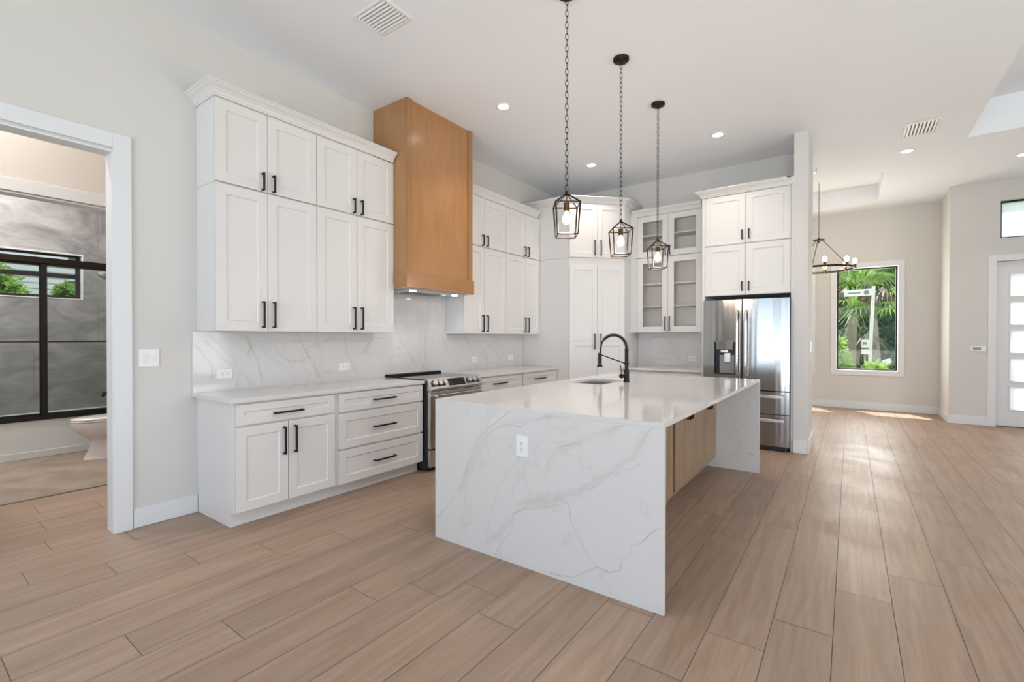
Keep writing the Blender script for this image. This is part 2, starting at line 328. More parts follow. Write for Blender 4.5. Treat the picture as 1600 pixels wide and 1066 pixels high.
def ceiling():
    holes = [(2.77, 4.385, 8.45, 10.15, .28), (5.107, 8.4, 3.2, 7.54, .40)]
    xs = sorted({-4.1, 5.40, 9.15, *[h[i] for h in holes for i in (0, 1)]}); ys = sorted({-4.65, 10.05, 11.0, *[h[i] for h in holes for i in (2, 3)]})
    mb = MB()
    for i in range(len(xs)-1):
        for j in range(len(ys)-1):
            if any(h[0] <= xs[i] and xs[i+1] <= h[1] and h[2] <= ys[j] and ys[j+1] <= h[3] for h in holes+[(5.40, 9.15, 10.05, 11.0)]): continue
            mb.add([(xs[i], ys[j], ZC), (xs[i+1], ys[j], ZC), (xs[i+1], ys[j+1], ZC), (xs[i], ys[j+1], ZC)], [(0, 3, 2, 1)])
    for a, b, c, d, h in holes:
        z = ZC+h; mb.add([(a, c, ZC), (b, c, ZC), (b, d, ZC), (a, d, ZC), (a, c, z), (b, c, z), (b, d, z), (a, d, z)], [(4, 7, 6, 5), (0, 4, 5, 1), (1, 5, 6, 2), (2, 6, 7, 3), (3, 7, 4, 0)])
    mb.add([(-4.2, -4.7, ZC+.5), (9.2, -4.7, ZC+.5), (9.2, 10.05, ZC+.5), (5.4, 10.05, ZC+.5), (5.4, 11.0, ZC+.5), (-4.2, 11.0, ZC+.5)], [(0, 1, 2, 3, 4, 5)])
    structure(mb.build('ceiling', 'ceiling'))
ceiling()
wall('wall_left', 'wall', 'x', -.12, 0, -4.5, 7.0, 0, ZC, [(.06, .988, 0, 2.57)])
wall('wall_back', 'wall', 'y', 6.92, 7.0, 0, 3.62, 0, ZC)
wall('wall_fridge_end', 'wall', 'x', 3.478, 3.62, 6.253, 6.92, 0, ZC)
wall('wall_dining_left', 'wall', 'x', 1.8, 1.9, 7.0, 10.81, 0, ZC)
wall('wall_dining_far', 'wall', 'y', 10.81, 11.0, 1.8, 5.4, 0, ZC, [(3.80, 4.70, .72, 2.62), (2.47, 3.37, .72, 2.62)])
wall('wall_entry_return', 'wall', 'x', 5.255, 5.40, 9.876, 10.81, 0, ZC)
wall('wall_entry', 'wall', 'y', 9.876, 10.05, 5.40, 9.0, 0, ZC, [(5.775, 6.70, 0, 2.46), (5.81, 6.68, 2.80, 3.36)])
wall('wall_right', 'wall', 'x', 9.0, 9.12, -4.5, 10.05, 0, ZC, [(-.2, 5.4, .45, 2.75)])
wall('wall_rear', 'wall', 'y', -4.6, -4.5, -.12, 9.12, 0, ZC, [(1.4, 7.5, .0, 2.8)])
wall('wall_bath_partition', 'wall_hall', 'x', -1.50, -1.38, -.8, 2.0, 0, ZC, [(.50, 1.46, 0, 2.475)])
wall('wall_hall_end', 'wall_hall', 'y', 1.62, 1.74, -1.38, -.12, 0, ZC)
wall('wall_hall_front', 'wall_hall', 'y', -1.12, -1.0, -1.38, -.12, 0, ZC)
wall('wall_bath_window', 'tile', 'x', -4.12, -3.98, -.8, 2.1, 0, ZC, [(-.6, 1.655, 1.80, 2.375)])
wall('wall_bath_side', 'tile_side', 'y', 1.98, 2.1, -3.98, -1.5, 0, ZC)
wall('wall_bath_front', 'wall_hall', 'y', -.92, -.8, -4.12, -1.38, 0, ZC)
# door casings and baseboards
def casing(name, x0, x1, ya, yb, zt, w=.1):
    mb = MB().box(x0, x1, ya-w, ya, 0, zt+w).box(x0, x1, yb, yb+w, 0, zt+w).box(x0, x1, ya, yb, zt, zt+w)
    structure(mb.build(name, 'trim', bevel=.003))
casing('trim_2', .0005, .018, .07, .978, 2.585)
structure(MB().box(-.119, .010, .06, .072, 0, 2.57).box(-.119, .010, .972, .9875, 0, 2.57).box(-.119, .010, .072, .972, 2.556, 2.5695).build('trim_3', 'trim', bevel=.002))
casing('trim_4', -1.3795, -1.362, .51, 1.45, 2.48, .1)
structure(MB().box(-1.50, -1.372, .50, .515, 0, 2.475).box(-1.50, -1.372, 1.445, 1.4595, 0, 2.475).box(-1.50, -1.372, .515, 1.445, 2.46, 2.4745).build('trim_5', 'trim', bevel=.002))
BH = .135
sbox('baseboard_left', 'trim', .0005, .014, 1.081, 1.472, .001, BH)
sbox('baseboard_left_front', 'trim', .0005, .014, -4.49, -.035, .001, BH)
sbox('baseboard_fridge_end', 'trim', 3.482, 3.619, 6.238, 6.2525, .001, .15)
sbox('baseboard_fridge_side', 'trim', 3.6205, 3.634, 6.238, 7.0, .001, .15)
sbox('baseboard_dining', 'trim', 1.905, 5.25, 10.795, 10.8095, .001, BH)
sbox('baseboard_return', 'trim', 5.241, 5.2545, 9.862, 10.79, .001, BH)
sbox('baseboard_entry', 'trim', 5.255, 5.683, 9.862, 9.8755, .001, BH)
sbox('baseboard_entry_right', 'trim', 6.80, 8.99, 9.862, 9.8755, .001, BH)
sbox('baseboard_hall', 'trim', -1.36, -.125, 1.605, 1.6195, .001, BH)
# front door, transom, windows
def front_door():
    d = structure(wall('door_1', 'trim', 'y', 9.93, 9.975, 5.785, 6.69, .012, 2.45, [(5.93, 6.50, a, b) for a, b in ((.256, .593), (.678, 1.014), (1.10, 1.436), (1.516, 1.855), (1.938, 2.272))]))
    for a, b in ((.256, .593), (.678, 1.014), (1.10, 1.436), (1.516, 1.855), (1.938, 2.272)):
        MB().box(5.932, 6.498, 9.945, 9.960, a+.002, b-.002).build('frosted_pane', 'frost', d)
        f = MB(); t = .014
        f.box(5.93-t, 5.93, 9.922, 9.932, a-t, b+t).box(6.5, 6.5+t, 9.922, 9.932, a-t, b+t).box(5.93, 6.5, 9.922, 9.932, a-t, a).box(5.93, 6.5, 9.922, 9.932, b, b+t)
        f.build('pane_bead', 'trim', d)
    MB().box(6.60, 6.63, 9.88, 9.93, .95, 1.25).build('door_handle', 'black', d, bevel=.005)
    c = MB().box(5.683, 5.773, 9.858, 9.8755, 0, 2.55).box(6.702, 6.79, 9.858, 9.8755, 0, 2.55).box(5.773, 6.702, 9.858, 9.8755, 2.462, 2.55)
    structure(c.build('trim_6', 'trim', bevel=.003))
    structure(MB().box(5.7755, 6.6995, 9.90, 10.04, .0, .012).build('trim_7', 'threshold'))
front_door()
def window(name, x0, x1, y, z0, z1, pane='glass', fw=.025, fd=.05, fm='black', mid=None):
    f = MB().box(x0, x0+fw, y, y+fd, z0, z1).box(x1-fw, x1, y, y+fd, z0, z1).box(x0+fw, x1-fw, y, y+fd, z0, z0+fw).box(x0+fw, x1-fw, y, y+fd, z1-fw, z1)
    o = structure(f.build(name, fm)); MB().box(x0+fw, x1-fw, y+.02, y+.026, z0+fw, z1-fw).build('window_pane', pane, o); return o
window('window_1', 3.801, 4.699, 10.93, .721, 2.619)
window('window_4', 2.471, 3.369, 10.93, .721, 2.619)
window('window_3', 5.811, 6.679, 9.96, 2.801, 3.359, 'frost')
for i, (a, b) in enumerate(((3.80, 4.70), (2.47, 3.37))):
    w = .092
    structure(MB().box(a-w, a, 10.793, 10.8095, .72-w, 2.62+w).box(b, b+w, 10.793, 10.8095, .72-w, 2.62+w).box(a, b, 10.793, 10.8095, .72-w, .72).box(a, b, 10.793, 10.8095, 2.62, 2.62+w).build('trim_%d' % (8+i), 'trim', bevel=.003))
# bathroom window
def bath_window():
    y0, y1, z0, z1 = -.599, 1.654, 1.801, 2.374
    rv = MB().box(-4.119, -3.975, y1-.012, y1, z0, z1).box(-4.119, -3.975, y0, y1-.012, z0, z0+.012).box(-4.119, -3.975, y0, y1-.012, z1-.012, z1)
    structure(rv.build('trim_10', 'trim'))
    y1 -= .02; z0 += .014; z1 -= .014; fw = .035
    f = MB().box(-4.10, -4.05, y1-fw, y1, z0, z1).box(-4.10, -4.05, y0, y0+fw, z0, z1).box(-4.10, -4.05, y0, y1-fw, z0, z0+.03).box(-4.10, -4.05, y0, y1-fw, z1-.022, z1).box(-4.095, -4.045, y0, y1-fw, 2.068, 2.12)
    o = structure(f.build('window_2', 'black'))
    MB().box(-4.078, -4.072, y0+fw, y1-fw, z0+.03, 2.068).build('window_pane', 'glass', o); MB().box(-4.078, -4.072, y0+fw, y1-fw, 2.12, z1-.022).build('window_pane', 'glass', o)
bath_window()
# rear sliding doors and right windows (daylight openings behind the camera)
def slider():
    f = MB(); xs = [1.4, 2.925, 4.45, 5.975, 7.5]
    for a, b in zip(xs[:-1], xs[1:]):
        f.box(a+.001, a+.06, -4.57, -4.52, 0, 2.8).box(b-.06, b-.001, -4.57, -4.52, 0, 2.8).box(a+.06, b-.06, -4.57, -4.52, .001, .08).box(a+.06, b-.06, -4.57, -4.52, 2.72, 2.799)
    structure(f.build('door_2', 'black'))
    f = MB()
    for a in (-.2, 1.67, 3.53): f.box(9.04, 9.09, a+.001, a+.05, .45, 2.75).box(9.04, 9.09, a+1.815, a+1.865, .45, 2.75).box(9.04, 9.09, a+.05, a+1.815, .451, .5).box(9.04, 9.09, a+.05, a+1.815, 2.7, 2.749)
    structure(f.build('window_5', 'black'))
slider()
# ------------------------------------------------------------------ cabinets
def shaker(x0, x1, z0, z1, yf, t=.02, st=.072, rec=.009, open_=False):
    """door slab seen from -y; front at y=yf, thickness t (towards +y)"""
    mb = MB(); s = rec*.6 if not open_ else 0
    o = [(x0, z0), (x1, z0), (x1, z1), (x0, z1)]; i = [(x0+st, z0+st), (x1-st, z0+st), (x1-st, z1-st), (x0+st, z1-st)]
    j = [(x0+st+s, z0+st+s), (x1-st-s, z0+st+s), (x1-st-s, z1-st-s), (x0+st+s, z1-st-s)]
    vs = [(x, yf, z) for x, z in o]+[(x, yf, z) for x, z in i]+[(x, yf+(rec if not open_ else t), z) for x, z in j]+[(x, yf+t, z) for x, z in o]
    fs = []
    for k in range(4):
        l = (k+1) % 4; fs += [(k, l, 4+l, 4+k), (4+k, 4+l, 8+l, 8+k), (k, 12+k, 12+l, l)]
        if open_: fs.append((12+k, 8+k, 8+l, 12+l))
    if not open_: fs += [(8, 9, 10, 11), (15, 14, 13, 12)]
    return mb.add(vs, fs)
def pull(door, cx, cz, yf, L, vert=True, m='black', r=.0066, name='handle'):
    mb = MB(); d = .032
    if vert:
        mb.box(cx-r, cx+r, yf-d-r, yf-d+r, cz-L/2, cz+L/2)
        for e in (-1, 1): mb.box(cx-r, cx+r, yf-d+r, yf, cz+e*(L/2-r)-r, cz+e*(L/2-r)+r)
    else:
        mb.box(cx-L/2, cx+L/2, yf-d-r, yf-d+r, cz-r, cz+r)
        for e in (-1, 1): mb.box(cx+e*(L/2-r)-r, cx+e*(L/2-r)+r, yf-d+r, yf, cz-r, cz+r)
    return mb.build(name, m, door, bevel=.0012)
def cabinet(name, label, cat, loc, rz, w, d, h, group=None, toe=0, cm='cab', hollow=False):
    """local frame: x along the run, back at y=0, front at y=-d, z up"""
    r = empty(name, loc, rz, label, cat, group)
    mb = MB()
    if hollow:
        t = .02
        mb.box(0, t, -d, 0, 0, h).box(w-t, w, -d, 0, 0, h).box(t, w-t, -d, 0, 0, t).box(t, w-t, -d, 0, h-t, h).box(t, w-t, -.012, 0, t, h-t)
    elif toe:
        mb.box(0, w, -d, 0, toe, h).box(0, w, -d+.06, 0, 0, toe)
    else: mb.box(0, w, -d, 0, 0, h)
    mb.build('carcass', cm, r, bevel=.0012)
    return r
G = .002
def door(r, x0, x1, z0, z1, d, hx=None, hz=None, hl=.14, cm='cab', gl=False, st=.072, hv=True, name='door'):
    yf = -d-.022
    o = shaker(x0+G, x1-G, z0+G, z1-G, yf, open_=gl, st=st).build(name, cm, r, bevel=.0012)
    if gl: MB().box(x0+st-.004, x1-st+.004, yf+.009, yf+.013, z0+st-.004, z1-st+.004).build('glass_pane', 'cabglass', o)
    if hx is not None: pull(o, hx, hz, yf, hl, hv)
    return o
D = .30; H90 = R(90)
def upper(y0, y1, ztag, label, ym=None):
    w = y1-y0
    z0, z1 = (1.366, 2.443) if ztag == 'low' else (2.445, 3.05)
    r = cabinet('wall_cabinet', label, 'cabinet', (0.0005, y0, z0), H90, w, D-.0005, z1-z0, 'white wall cabinets beside the hood')
    ym = w/2 if ym is None else ym-y0
    hz, hl = ((.13, .205) if ztag == 'low' else (.075, .135))
    door(r, 0, ym, .001, z1-z0-.004, D, ym-.042, hz, hl); door(r, ym, w, .001, z1-z0-.004, D, ym+.042, hz, hl)
    return r
LU = [(1.475, 2.262, 1.848), (2.264, 3.09, 2.664)]; RU = [(4.138, 4.966, 4.512), (4.968, 5.786, 5.43)]
for (a, b, m), who in zip(LU, ('at the left end of the run', 'just left of the wooden hood')):
    upper(a, b, 'low', 'tall white two-door wall cabinet %s, lower of its stack' % who, m)
    upper(a, b, 'up', 'short white two-door wall cabinet under the crown, %s' % who, m)
for (a, b, m), who in zip(RU, ('just right of the wooden hood', 'touching the corner pantry')):
    upper(a, b, 'low', 'tall white two-door wall cabinet %s, lower of its stack' % who, m)
    upper(a, b, 'up', 'short white two-door wall cabinet under the crown, %s' % who, m)
# crown mouldings: profile swept along a mitred path (outside on the right-hand side of travel)
def crown(path, z, label, h=.085, out=.075, name='crown_moulding'):
    prof = [(0, 0), (.010, 0), (.010, .012), (.016, .016), (.022, .030), (.040, .048), (.058, .058), (.064, .064), (.064, .070), (.075, .075), (.075, .085), (0, .085)]
    prof = [(a*out/.075, b*h/.085) for a, b in prof]
    n = len(path); P = [Vector((*p, 0)) for p in path]; rings = []
    for i in range(n):
        ds = []
        if i > 0: ds.append((P[i]-P[i-1]).normalized())
        if i < n-1: ds.append((P[i+1]-P[i]).normalized())
        ns = [Vector((d.y, -d.x, 0)) for d in ds]
        if len(ns) == 2: m = (ns[0]+ns[1]).normalized(); m = m/m.dot(ns[0])
        else: m = ns[0]
        rings.append([P[i]+m*a+Vector((0, 0, z+b)) for a, b in prof])
    k = len(prof); vs = [v for r in rings for v in r]; fs = [tuple(range(k)), tuple(range((n-1)*k, n*k))[::-1]]
    for i in range(n-1):
        for j in range(k): fs.append((i*k+j, i*k+(j+1) % k, (i+1)*k+(j+1) % k, (i+1)*k+j))
    o = MB().add(vs, fs).build(name, 'cab'); tag(o, label, 'crown moulding', 'crown mouldings on the kitchen cabinets'); return o
# travelling so that the room is on the right
XF = .322
crown([(.001, 1.474), (XF, 1.474), (XF, 3.078)], 3.0505, 'white crown moulding over the wall cabinets left of the wooden hood')
crown([(.30, 4.147), (XF, 4.147), (XF, 5.715)], 3.0505, 'white crown moulding over the wall cabinets right of the wooden hood')
def base_unit(y0, y1, label, spec, ym=None):
    w = y1-y0; d = .593
    r = cabinet('base_cabinet', label, 'cabinet', (0.0005, y0, 0.001), H90, w, d, .868, 'white base cabinets on the left wall', toe=.105)
    for kind, x0, x1, z0, z1, hx, hz, hl in spec:
        door(r, x0-y0, x1-y0, z0, z1, d, hx-y0, hz, hl, hv=(kind == 'door'), name=kind, st=.052 if (kind == 'drawer' and z1-z0 < .2) else .065)
base_unit(1.475, 2.257, 'white base cabinet with one drawer over two doors, at the left end of the run',
          [('drawer', 1.482, 2.240, .71, .857, 1.847, .772, .22), ('door', 1.482, 1.849, .112, .70, 1.812, .56, .205), ('door', 1.851, 2.240, .112, .70, 1.896, .56, .205)])
base_unit(2.258, 3.205, 'white base cabinet with three drawers, left of the range',
          [('drawer', 2.277, 3.203, .70, .857, 2.731, .776, .235), ('drawer', 2.277, 3.203, .395, .69, 2.731, .541, .235), ('drawer', 2.277, 3.203, .105, .385, 2.731, .241, .235)])
for a, b, m, who in ((4.03, 4.93, 4.44, 'right of the range'), (4.932, 5.786, 5.33, 'against the corner pantry')):
    base_unit(a, b, 'white base cabinet with a drawer, behind the island, %s' % who,
              [('drawer', a+.01, b-.01, .70, .857, m, .776, .25), ('door', a+.01, m, .112, .69, m-.04, .55, .2), ('door', m, b-.01, .112, .69, m+.04, .55, .2)])
# ------------------------------------------------------------------ quartz: veins stored as a 'vein' attribute on dense faces
def vein_slab(name, box, axis, grid, veins, parent=None):
    """box x0,x1,y0,y1,z0,z1; the face at 'axis' ('-y' or '+x') is a grid carrying veins given in (u,z); vein = (points, width, strength)"""
    x0, x1, y0, y1, z0, z1 = box
    u0, u1 = (x0, x1) if axis == '-y' else (y0, y1)
    nu, nz = max(2, int((u1-u0)/grid)), max(2, int((z1-z0)/grid))
    vs = []; fs = []; val = []
    segs = []
    for pts, wd, st in veins:
        fine = []
        for (a, b) in zip(pts[:-1], pts[1:]):
            n = max(1, int(math.hypot(b[0]-a[0], b[1]-a[1])/.012))
            for k in range(n): fine.append((a[0]+(b[0]-a[0])*k/n, a[1]+(b[1]-a[1])*k/n))
        fine.append(pts[-1])
        jit = []
        for (a, b) in fine:
            v = noise.noise_vector(Vector((a*14, b*14, wd*50)))*.010+noise.noise_vector(Vector((a*45, b*45, 3)))*.004
            jit.append((a+v.x, b+v.y))
        for k, (a, b) in enumerate(zip(jit[:-1], jit[1:])):
            m = noise.noise(Vector((a[0]*9, a[1]*9, wd*90)))
            segs.append((a, b, wd*(1+.5*m), st*max(.15, (.75+.9*m))))
    buckets = {}
    cs = .08
    for sg in segs:
        (ax, az), (bx, bz), wd, st = sg
        rr = wd*2.2
        for i in range(int(math.floor((min(ax, bx)-rr)/cs)), int(math.floor((max(ax, bx)+rr)/cs))+1):
            for j in range(int(math.floor((min(az, bz)-rr)/cs)), int(math.floor((max(az, bz)+rr)/cs))+1): buckets.setdefault((i, j), []).append(sg)
    for j in range(nz+1):
        z = z0+(z1-z0)*j/nz
        for i in range(nu+1):
            u = u0+(u1-u0)*i/nu
            vs.append((u, y0, z) if axis == '-y' else (x1, u, z))
            v = 0
            for (ax, az), (bx, bz), wd, st in buckets.get((int(math.floor(u/cs)), int(math.floor(z/cs))), ()):
                dx, dz = bx-ax, bz-az; q = dx*dx+dz*dz
                t = 0 if q < 1e-12 else max(0, min(1, ((u-ax)*dx+(z-az)*dz)/q))
                dd = math.hypot(u-ax-dx*t, z-az-dz*t)
                if dd < wd*2: v = max(v, st*math.exp(-(dd/wd)**2*1.6))
            val.append(min(1, v))
    w = nu+1
    for j in range(nz):
        for i in range(nu): fs.append((j*w+i, j*w+i+1, (j+1)*w+i+1, (j+1)*w+i))
    b = len(vs)
    vs += [(x0, y0, z0), (x1, y0, z0), (x1, y1, z0), (x0, y1, z0), (x0, y0, z1), (x1, y0, z1), (x1, y1, z1), (x0, y1, z1)]
    fc = {'-z': (0, 3, 2, 1), '+z': (4, 5, 6, 7), '-y': (0, 1, 5, 4), '+x': (1, 2, 6, 5), '+y': (2, 3, 7, 6), '-x': (3, 0, 4, 7)}
    fs += [tuple(b+i for i in f) for k, f in fc.items() if k != axis]
    me = bpy.data.meshes.new(name); me.from_pydata(vs, [], fs); me.update()
    at = me.attributes.new('vein', 'FLOAT', 'POINT')
    for i, v in enumerate(val+[0]*8): at.data[i].value = v
    me.materials.append(M['quartz']); o = bpy.data.objects.new(name, me); COL.objects.link(o)
    if parent: o.parent = parent
    return o
CAMP = scene.camera.matrix_world.copy(); FPX = 731.13
def px_plane(u, v, axis, val):
    """photo pixel -> point of a wall plane (used once, to read the vein drawing off the photo into metres)"""
    d = CAMP.to_3x3() @ Vector(((u-800)/FPX, -(v-533)/FPX, -1)); c = CAMP.translation
    i = 'xyz'.index(axis); t = (val-c[i])/d[i]; return c+d*t
# ------------------------------------------------------------------ counters and backsplashes
tag(MB().box(.0215, .638, 1.44, 3.212, .87, .90).build('countertop', 'quartz', bevel=.003), 'white quartz countertop left of the range, on two base cabinets', 'countertop', 'quartz counters along the walls')
tag(MB().box(.0215, .638, 4.022, 5.788, .87, .90).build('countertop', 'quartz', bevel=.003), 'white quartz countertop right of the range, ending at the corner pantry', 'countertop', 'quartz counters along the walls')
tag(MB().box(1.392, 2.465, 6.28, 6.8985, .87, .90).build('countertop', 'quartz', bevel=.003), 'white quartz countertop under the glass-door cabinets, left of the refrigerator', 'countertop', 'quartz counters along the walls')
S1 = [[(0, 285), (60, 345), (110, 400), (160, 480), (150, 560)], [(120, 215), (200, 270), (235, 325), (300, 380), (330, 430), (365, 485), (430, 560), (470, 610)],
      [(90, 260), (150, 300), (190, 345), (230, 400), (300, 450), (370, 490)], [(370, 490), (350, 560), (345, 640)], [(420, 215), (440, 270), (475, 350), (510, 420), (530, 500), (560, 620)], [(430, 375), (465, 300)],
      [(590, 220), (640, 300), (680, 370), (730, 410), (850, 430), (900, 390)], [(820, 215), (860, 280), (890, 350), (940, 430), (970, 500), (990, 560)], [(905, 310), (980, 295), (1040, 265), (1100, 240)],
      [(1185, 235), (1195, 310), (1210, 370), (1240, 420), (1280, 515)], [(1330, 370), (1380, 280), (1420, 240), (1500, 240), (1560, 260)]]
S2 = [[(270, 255), (300, 380), (330, 460), (380, 540), (420, 610), (430, 640)], [(545, 130), (548, 250), (540, 330), (520, 430), (515, 520), (520, 600), (500, 690)], [(640, 120), (665, 200)], [(645, 420), (690, 530), (715, 580)],
      [(830, 430), (870, 500), (890, 560)], [(910, 430), (960, 510), (1000, 600), (1010, 650)], [(1000, 480), (1070, 540), (1110, 620), (1120, 660)], [(240, 640), (250, 610), (290, 570)], [(300, 520), (350, 510)], [(320, 310), (365, 295)]]
vl = []
for s, (ox, oy) in ((S1, (300, 480)), (S2, (560, 440))):
    for k, pl in enumerate(s):
        q = [px_plane(ox+a*.2, oy+b*.2, 'x', .021) for a, b in pl]; q = [(p.y, p.z) for p in q]
        vl.append((q, .0036, .52)); vl.append(([(a+.012, b-.004) for a, b in q], .016, .13))
bs = vein_slab('backsplash', (.0005, .021, 1.44, 5.787, .8705, 1.365), '+x', .0065, vl)
tag(bs, 'white grey-veined quartz backsplash along the left wall behind the range', 'backsplash')
tag(vein_slab('backsplash', (.0005, .021, 3.0925, 4.1365, 1.3655, 1.83), '+x', .0065, vl), 'tall white quartz splash panel on the wall between the hood and the range', 'backsplash')
b2 = []
for pl in ([(1003, 534), (1025, 528), (1045, 526)], [(1046, 530), (1056, 548), (1062, 562)], [(1065, 572), (1080, 568), (1097, 562)], [(1060, 525), (1098, 535)]):
    q = [px_plane(a, b, 'y', 6.899) for a, b in pl]; b2.append(([(p.x, p.z) for p in q], .006, .3))
tag(vein_slab('backsplash', (1.39, 2.466, 6.899, 6.9195, .8705, 1.39), '-y', .008, b2), 'white quartz backsplash on the far wall, under the glass-door cabinets', 'backsplash')
# ------------------------------------------------------------------ pantry, glass cabinets, refrigerator surround
def pantry():
    L = .8252; A = (.803, 5.793); c = R(45)
    out = [(.001, 6.9195), (.001, 5.793), (.803, 5.793), (1.3865, 6.3765), (1.3865, 6.9195)]
    def body(nm, z0, z1, label):
        r = empty(nm, (A[0], A[1], z0), c, label, 'cabinet'); inv = Matrix.Rotation(-c, 3, 'Z')
        pl = [inv @ Vector((x-A[0], y-A[1], 0)) for x, y in out]
        MB().prism([(p.x, p.y) for p in pl], 0, z1-z0, 'z').build('carcass', 'cab', r, bevel=.0015); return r
    r = body('pantry_cabinet', .001, 2.445, 'tall white two-door pantry cabinet set diagonally in the corner'); h = L/2
    for x0, x1, hx in ((.006, h, h-.045), (h, L-.006, h+.045)):
        yf = -.022; o = empty_door(r, x0, x1, .11, 2.345); pull(o, hx, 1.264, yf, .215)
    r = body('corner_wall_cabinet', 2.447, 3.215, 'white two-door cabinet at the top of the diagonal corner, above the pantry')
    door(r, .006, h, .004, .755, 0, h-.045, .14, .21); door(r, h, L-.006, .004, .755, 0, h+.045, .14, .21)
    crown([(.001, 5.7925), (.8033, 5.7925), (1.387, 6.3762), (1.387, 6.9195)], 3.2155, 'white crown moulding over the diagonal corner pantry')
def empty_door(r, x0, x1, z0, z1):
    zm = 1.273; yf = -.022
    a = shaker(x0+G, x1-G, z0, zm-.001, yf); b = shaker(x0+G, x1-G, zm+.001, z1, yf); a.add(b.v, b.f)
    return a.build('door', 'cab', r, bevel=.0012)
pantry()
def glass_cab(z0, z1, shelves, label, hz, hl):
    x0, x1, d = 1.43, 2.466, .30
    r = cabinet('glass_door_cabinet', label, 'cabinet', (x0, 6.9195, z0), 0, x1-x0, d, z1-z0, 'glass-door cabinets on the far wall', hollow=True)
    h = z1-z0
    MB().box(.001, .058, -d-.021, -d-.001, 0, h).build('filler_strip', 'cab', r); MB().box(.962, 1.035, -d-.021, -d-.001, 0, h).build('filler_strip', 'cab', r)
    m = .505
    MB().box(m-.02, m+.02, -d, -.013, .02, h-.02).build('divider', 'cab_in', r)
    MB().box(.021, x1-x0-.021, -.016, -.013, .021, h-.021).build('back_panel', 'cab_in', r)
    for s in shelves:
        MB().box(.021, m-.021, -d+.02, -.017, s-z0-.010, s-z0+.010).build('shelf', 'cab', r); MB().box(m+.021, x1-x0-.021, -d+.02, -.017, s-z0-.010, s-z0+.010).build('shelf', 'cab', r)
    door(r, .06, m, .002, h-.004, d, m-.03, hz-z0, hl, gl=True, st=.08); door(r, m, .96, .002, h-.004, d, m+.03, hz-z0, hl, gl=True, st=.08)
glass_cab(1.395, 2.468, (1.768, 2.09), 'tall two-door cabinet with glass panes and shelves, just above the far counter', 1.521, .2)
glass_cab(2.470, 3.068, (2.79,), 'short two-door glass-front cabinet right under the crown on the far wall', 2.55, .125)
crown([(1.432, 6.598), (2.388, 6.598)], 3.0685, 'white crown moulding over the glass-door cabinets')
MBp = MB().box(1.389, 1.43, 6.60, 6.62, 1.395, 3.15)
tag(MBp.build('filler_panel', 'cab'), 'narrow white filler panel between the corner pantry and the glass-door cabinets', 'panel')
b = cabinet('base_cabinet', 'white base cabinet under the far counter, left of the refrigerator', 'cabinet', (1.395, 6.9195, .001), 0, 1.068, .59, .868, toe=.105)
door(b, .02, .53, .70, .85, .59, .28, .775, .2, hv=False, name='drawer', st=.045); door(b, .54, 1.05, .70, .85, .59, .79, .775, .2, hv=False, name='drawer', st=.045)
door(b, .02, .53, .112, .69, .59, .49, .55, .2); door(b, .54, 1.05, .112, .69, .59, .58, .55, .2)
tag(MB().box(2.468, 2.502, 6.278, 6.9195, .001, 3.09).build('side_panel', 'cab', bevel=.0015), 'tall white side panel on the left of the refrigerator', 'panel', 'panels beside the refrigerator')
tag(MB().box(3.452, 3.4775, 6.262, 6.9195, .001, 3.09).build('side_panel', 'cab', bevel=.0015), 'tall white side panel between the refrigerator and the wall end', 'panel', 'panels beside the refrigerator')
for z0, z1, hz, lab in ((1.845, 2.472, .105, 'white two-door cabinet directly above the refrigerator'), (2.474, 3.09, .105, 'white two-door cabinet under the crown, second above the refrigerator')):
    r = cabinet('wall_cabinet', lab, 'cabinet', (2.503, 6.9195, z0), 0, .948, .62, z1-z0, 'cabinets above the refrigerator')
    door(r, .001, .470, .002, z1-z0-.003, .62, .432, hz, .115); door(r, .472, .947, .002, z1-z0-.003, .62, .508, hz, .115)
crown([(2.467, 6.598), (2.467, 6.2765), (3.485, 6.2765), (3.485, 6.2525)], 3.0905, 'white crown moulding over the cabinets above the refrigerator')
# ------------------------------------------------------------------ range hood
def hood():
    r = empty('range_hood', (0, 3.585, 1.81), 0, 'tall honey-stained wooden range hood rising to the ceiling above the range', 'range hood')
    def B(*b): x0, x1, y0, y1, z0, z1 = b; return (x0, x1, y0-3.585, y1-3.585, z0-1.81, z1-1.81)
    MB().box(*B(.001, .495, 3.094, 4.068, 1.84, ZC-.001)).build('hood_body', 'maple', r, bevel=.002)
    MB().box(*B(.4955, .513, 3.094, 3.160, 1.965, ZC-.001)).build('corner_stile', 'maple_stile', r, bevel=.002)
    MB().box(*B(.4955, .513, 4.002, 4.068, 1.965, ZC-.001)).build('corner_stile', 'maple_stile', r, bevel=.002)
    a = MB().box(*B(.50, .525, 3.080, 4.083, 1.81, 1.965)).box(*B(.34, .50, 3.080, 3.093, 1.81, 1.965)).box(*B(.34, .50, 4.069, 4.083, 1.81, 1.965))
    a.build('apron', 'maple_cross', r, bevel=.003)
    MB().box(*B(.022, .499, 3.0935, 4.0685, 1.81, 1.8395)).build('bottom_board', 'cab', r)
    i = MB().box(*B(.06, .46, 3.17, 3.99, 1.796, 1.812)).build('vent_insert', 'steelflat', r, bevel=.004)
    f = MB()
    for k in range(10): f.box(*B(.12+.02*k, .130+.02*k, 3.34, 3.84, 1.792, 1.7965))
    f.build('grease_filter', 'steel', i)
    for y in (3.27, 3.89):
        MB().lathe([(.034, -.004), (.034, .002)], (.40, y-3.585, -.018), 20).build('hood_lamp', 'hoodlens', i)
    for y in (3.27, 3.89):
        l = light('hood_lamp_light', 'SPOT', (.40, y, 1.785), 3.5, (.92, .97, 1.0), spot_size=R(120), spot_blend=.6, shadow_soft_size=.03)
hood()
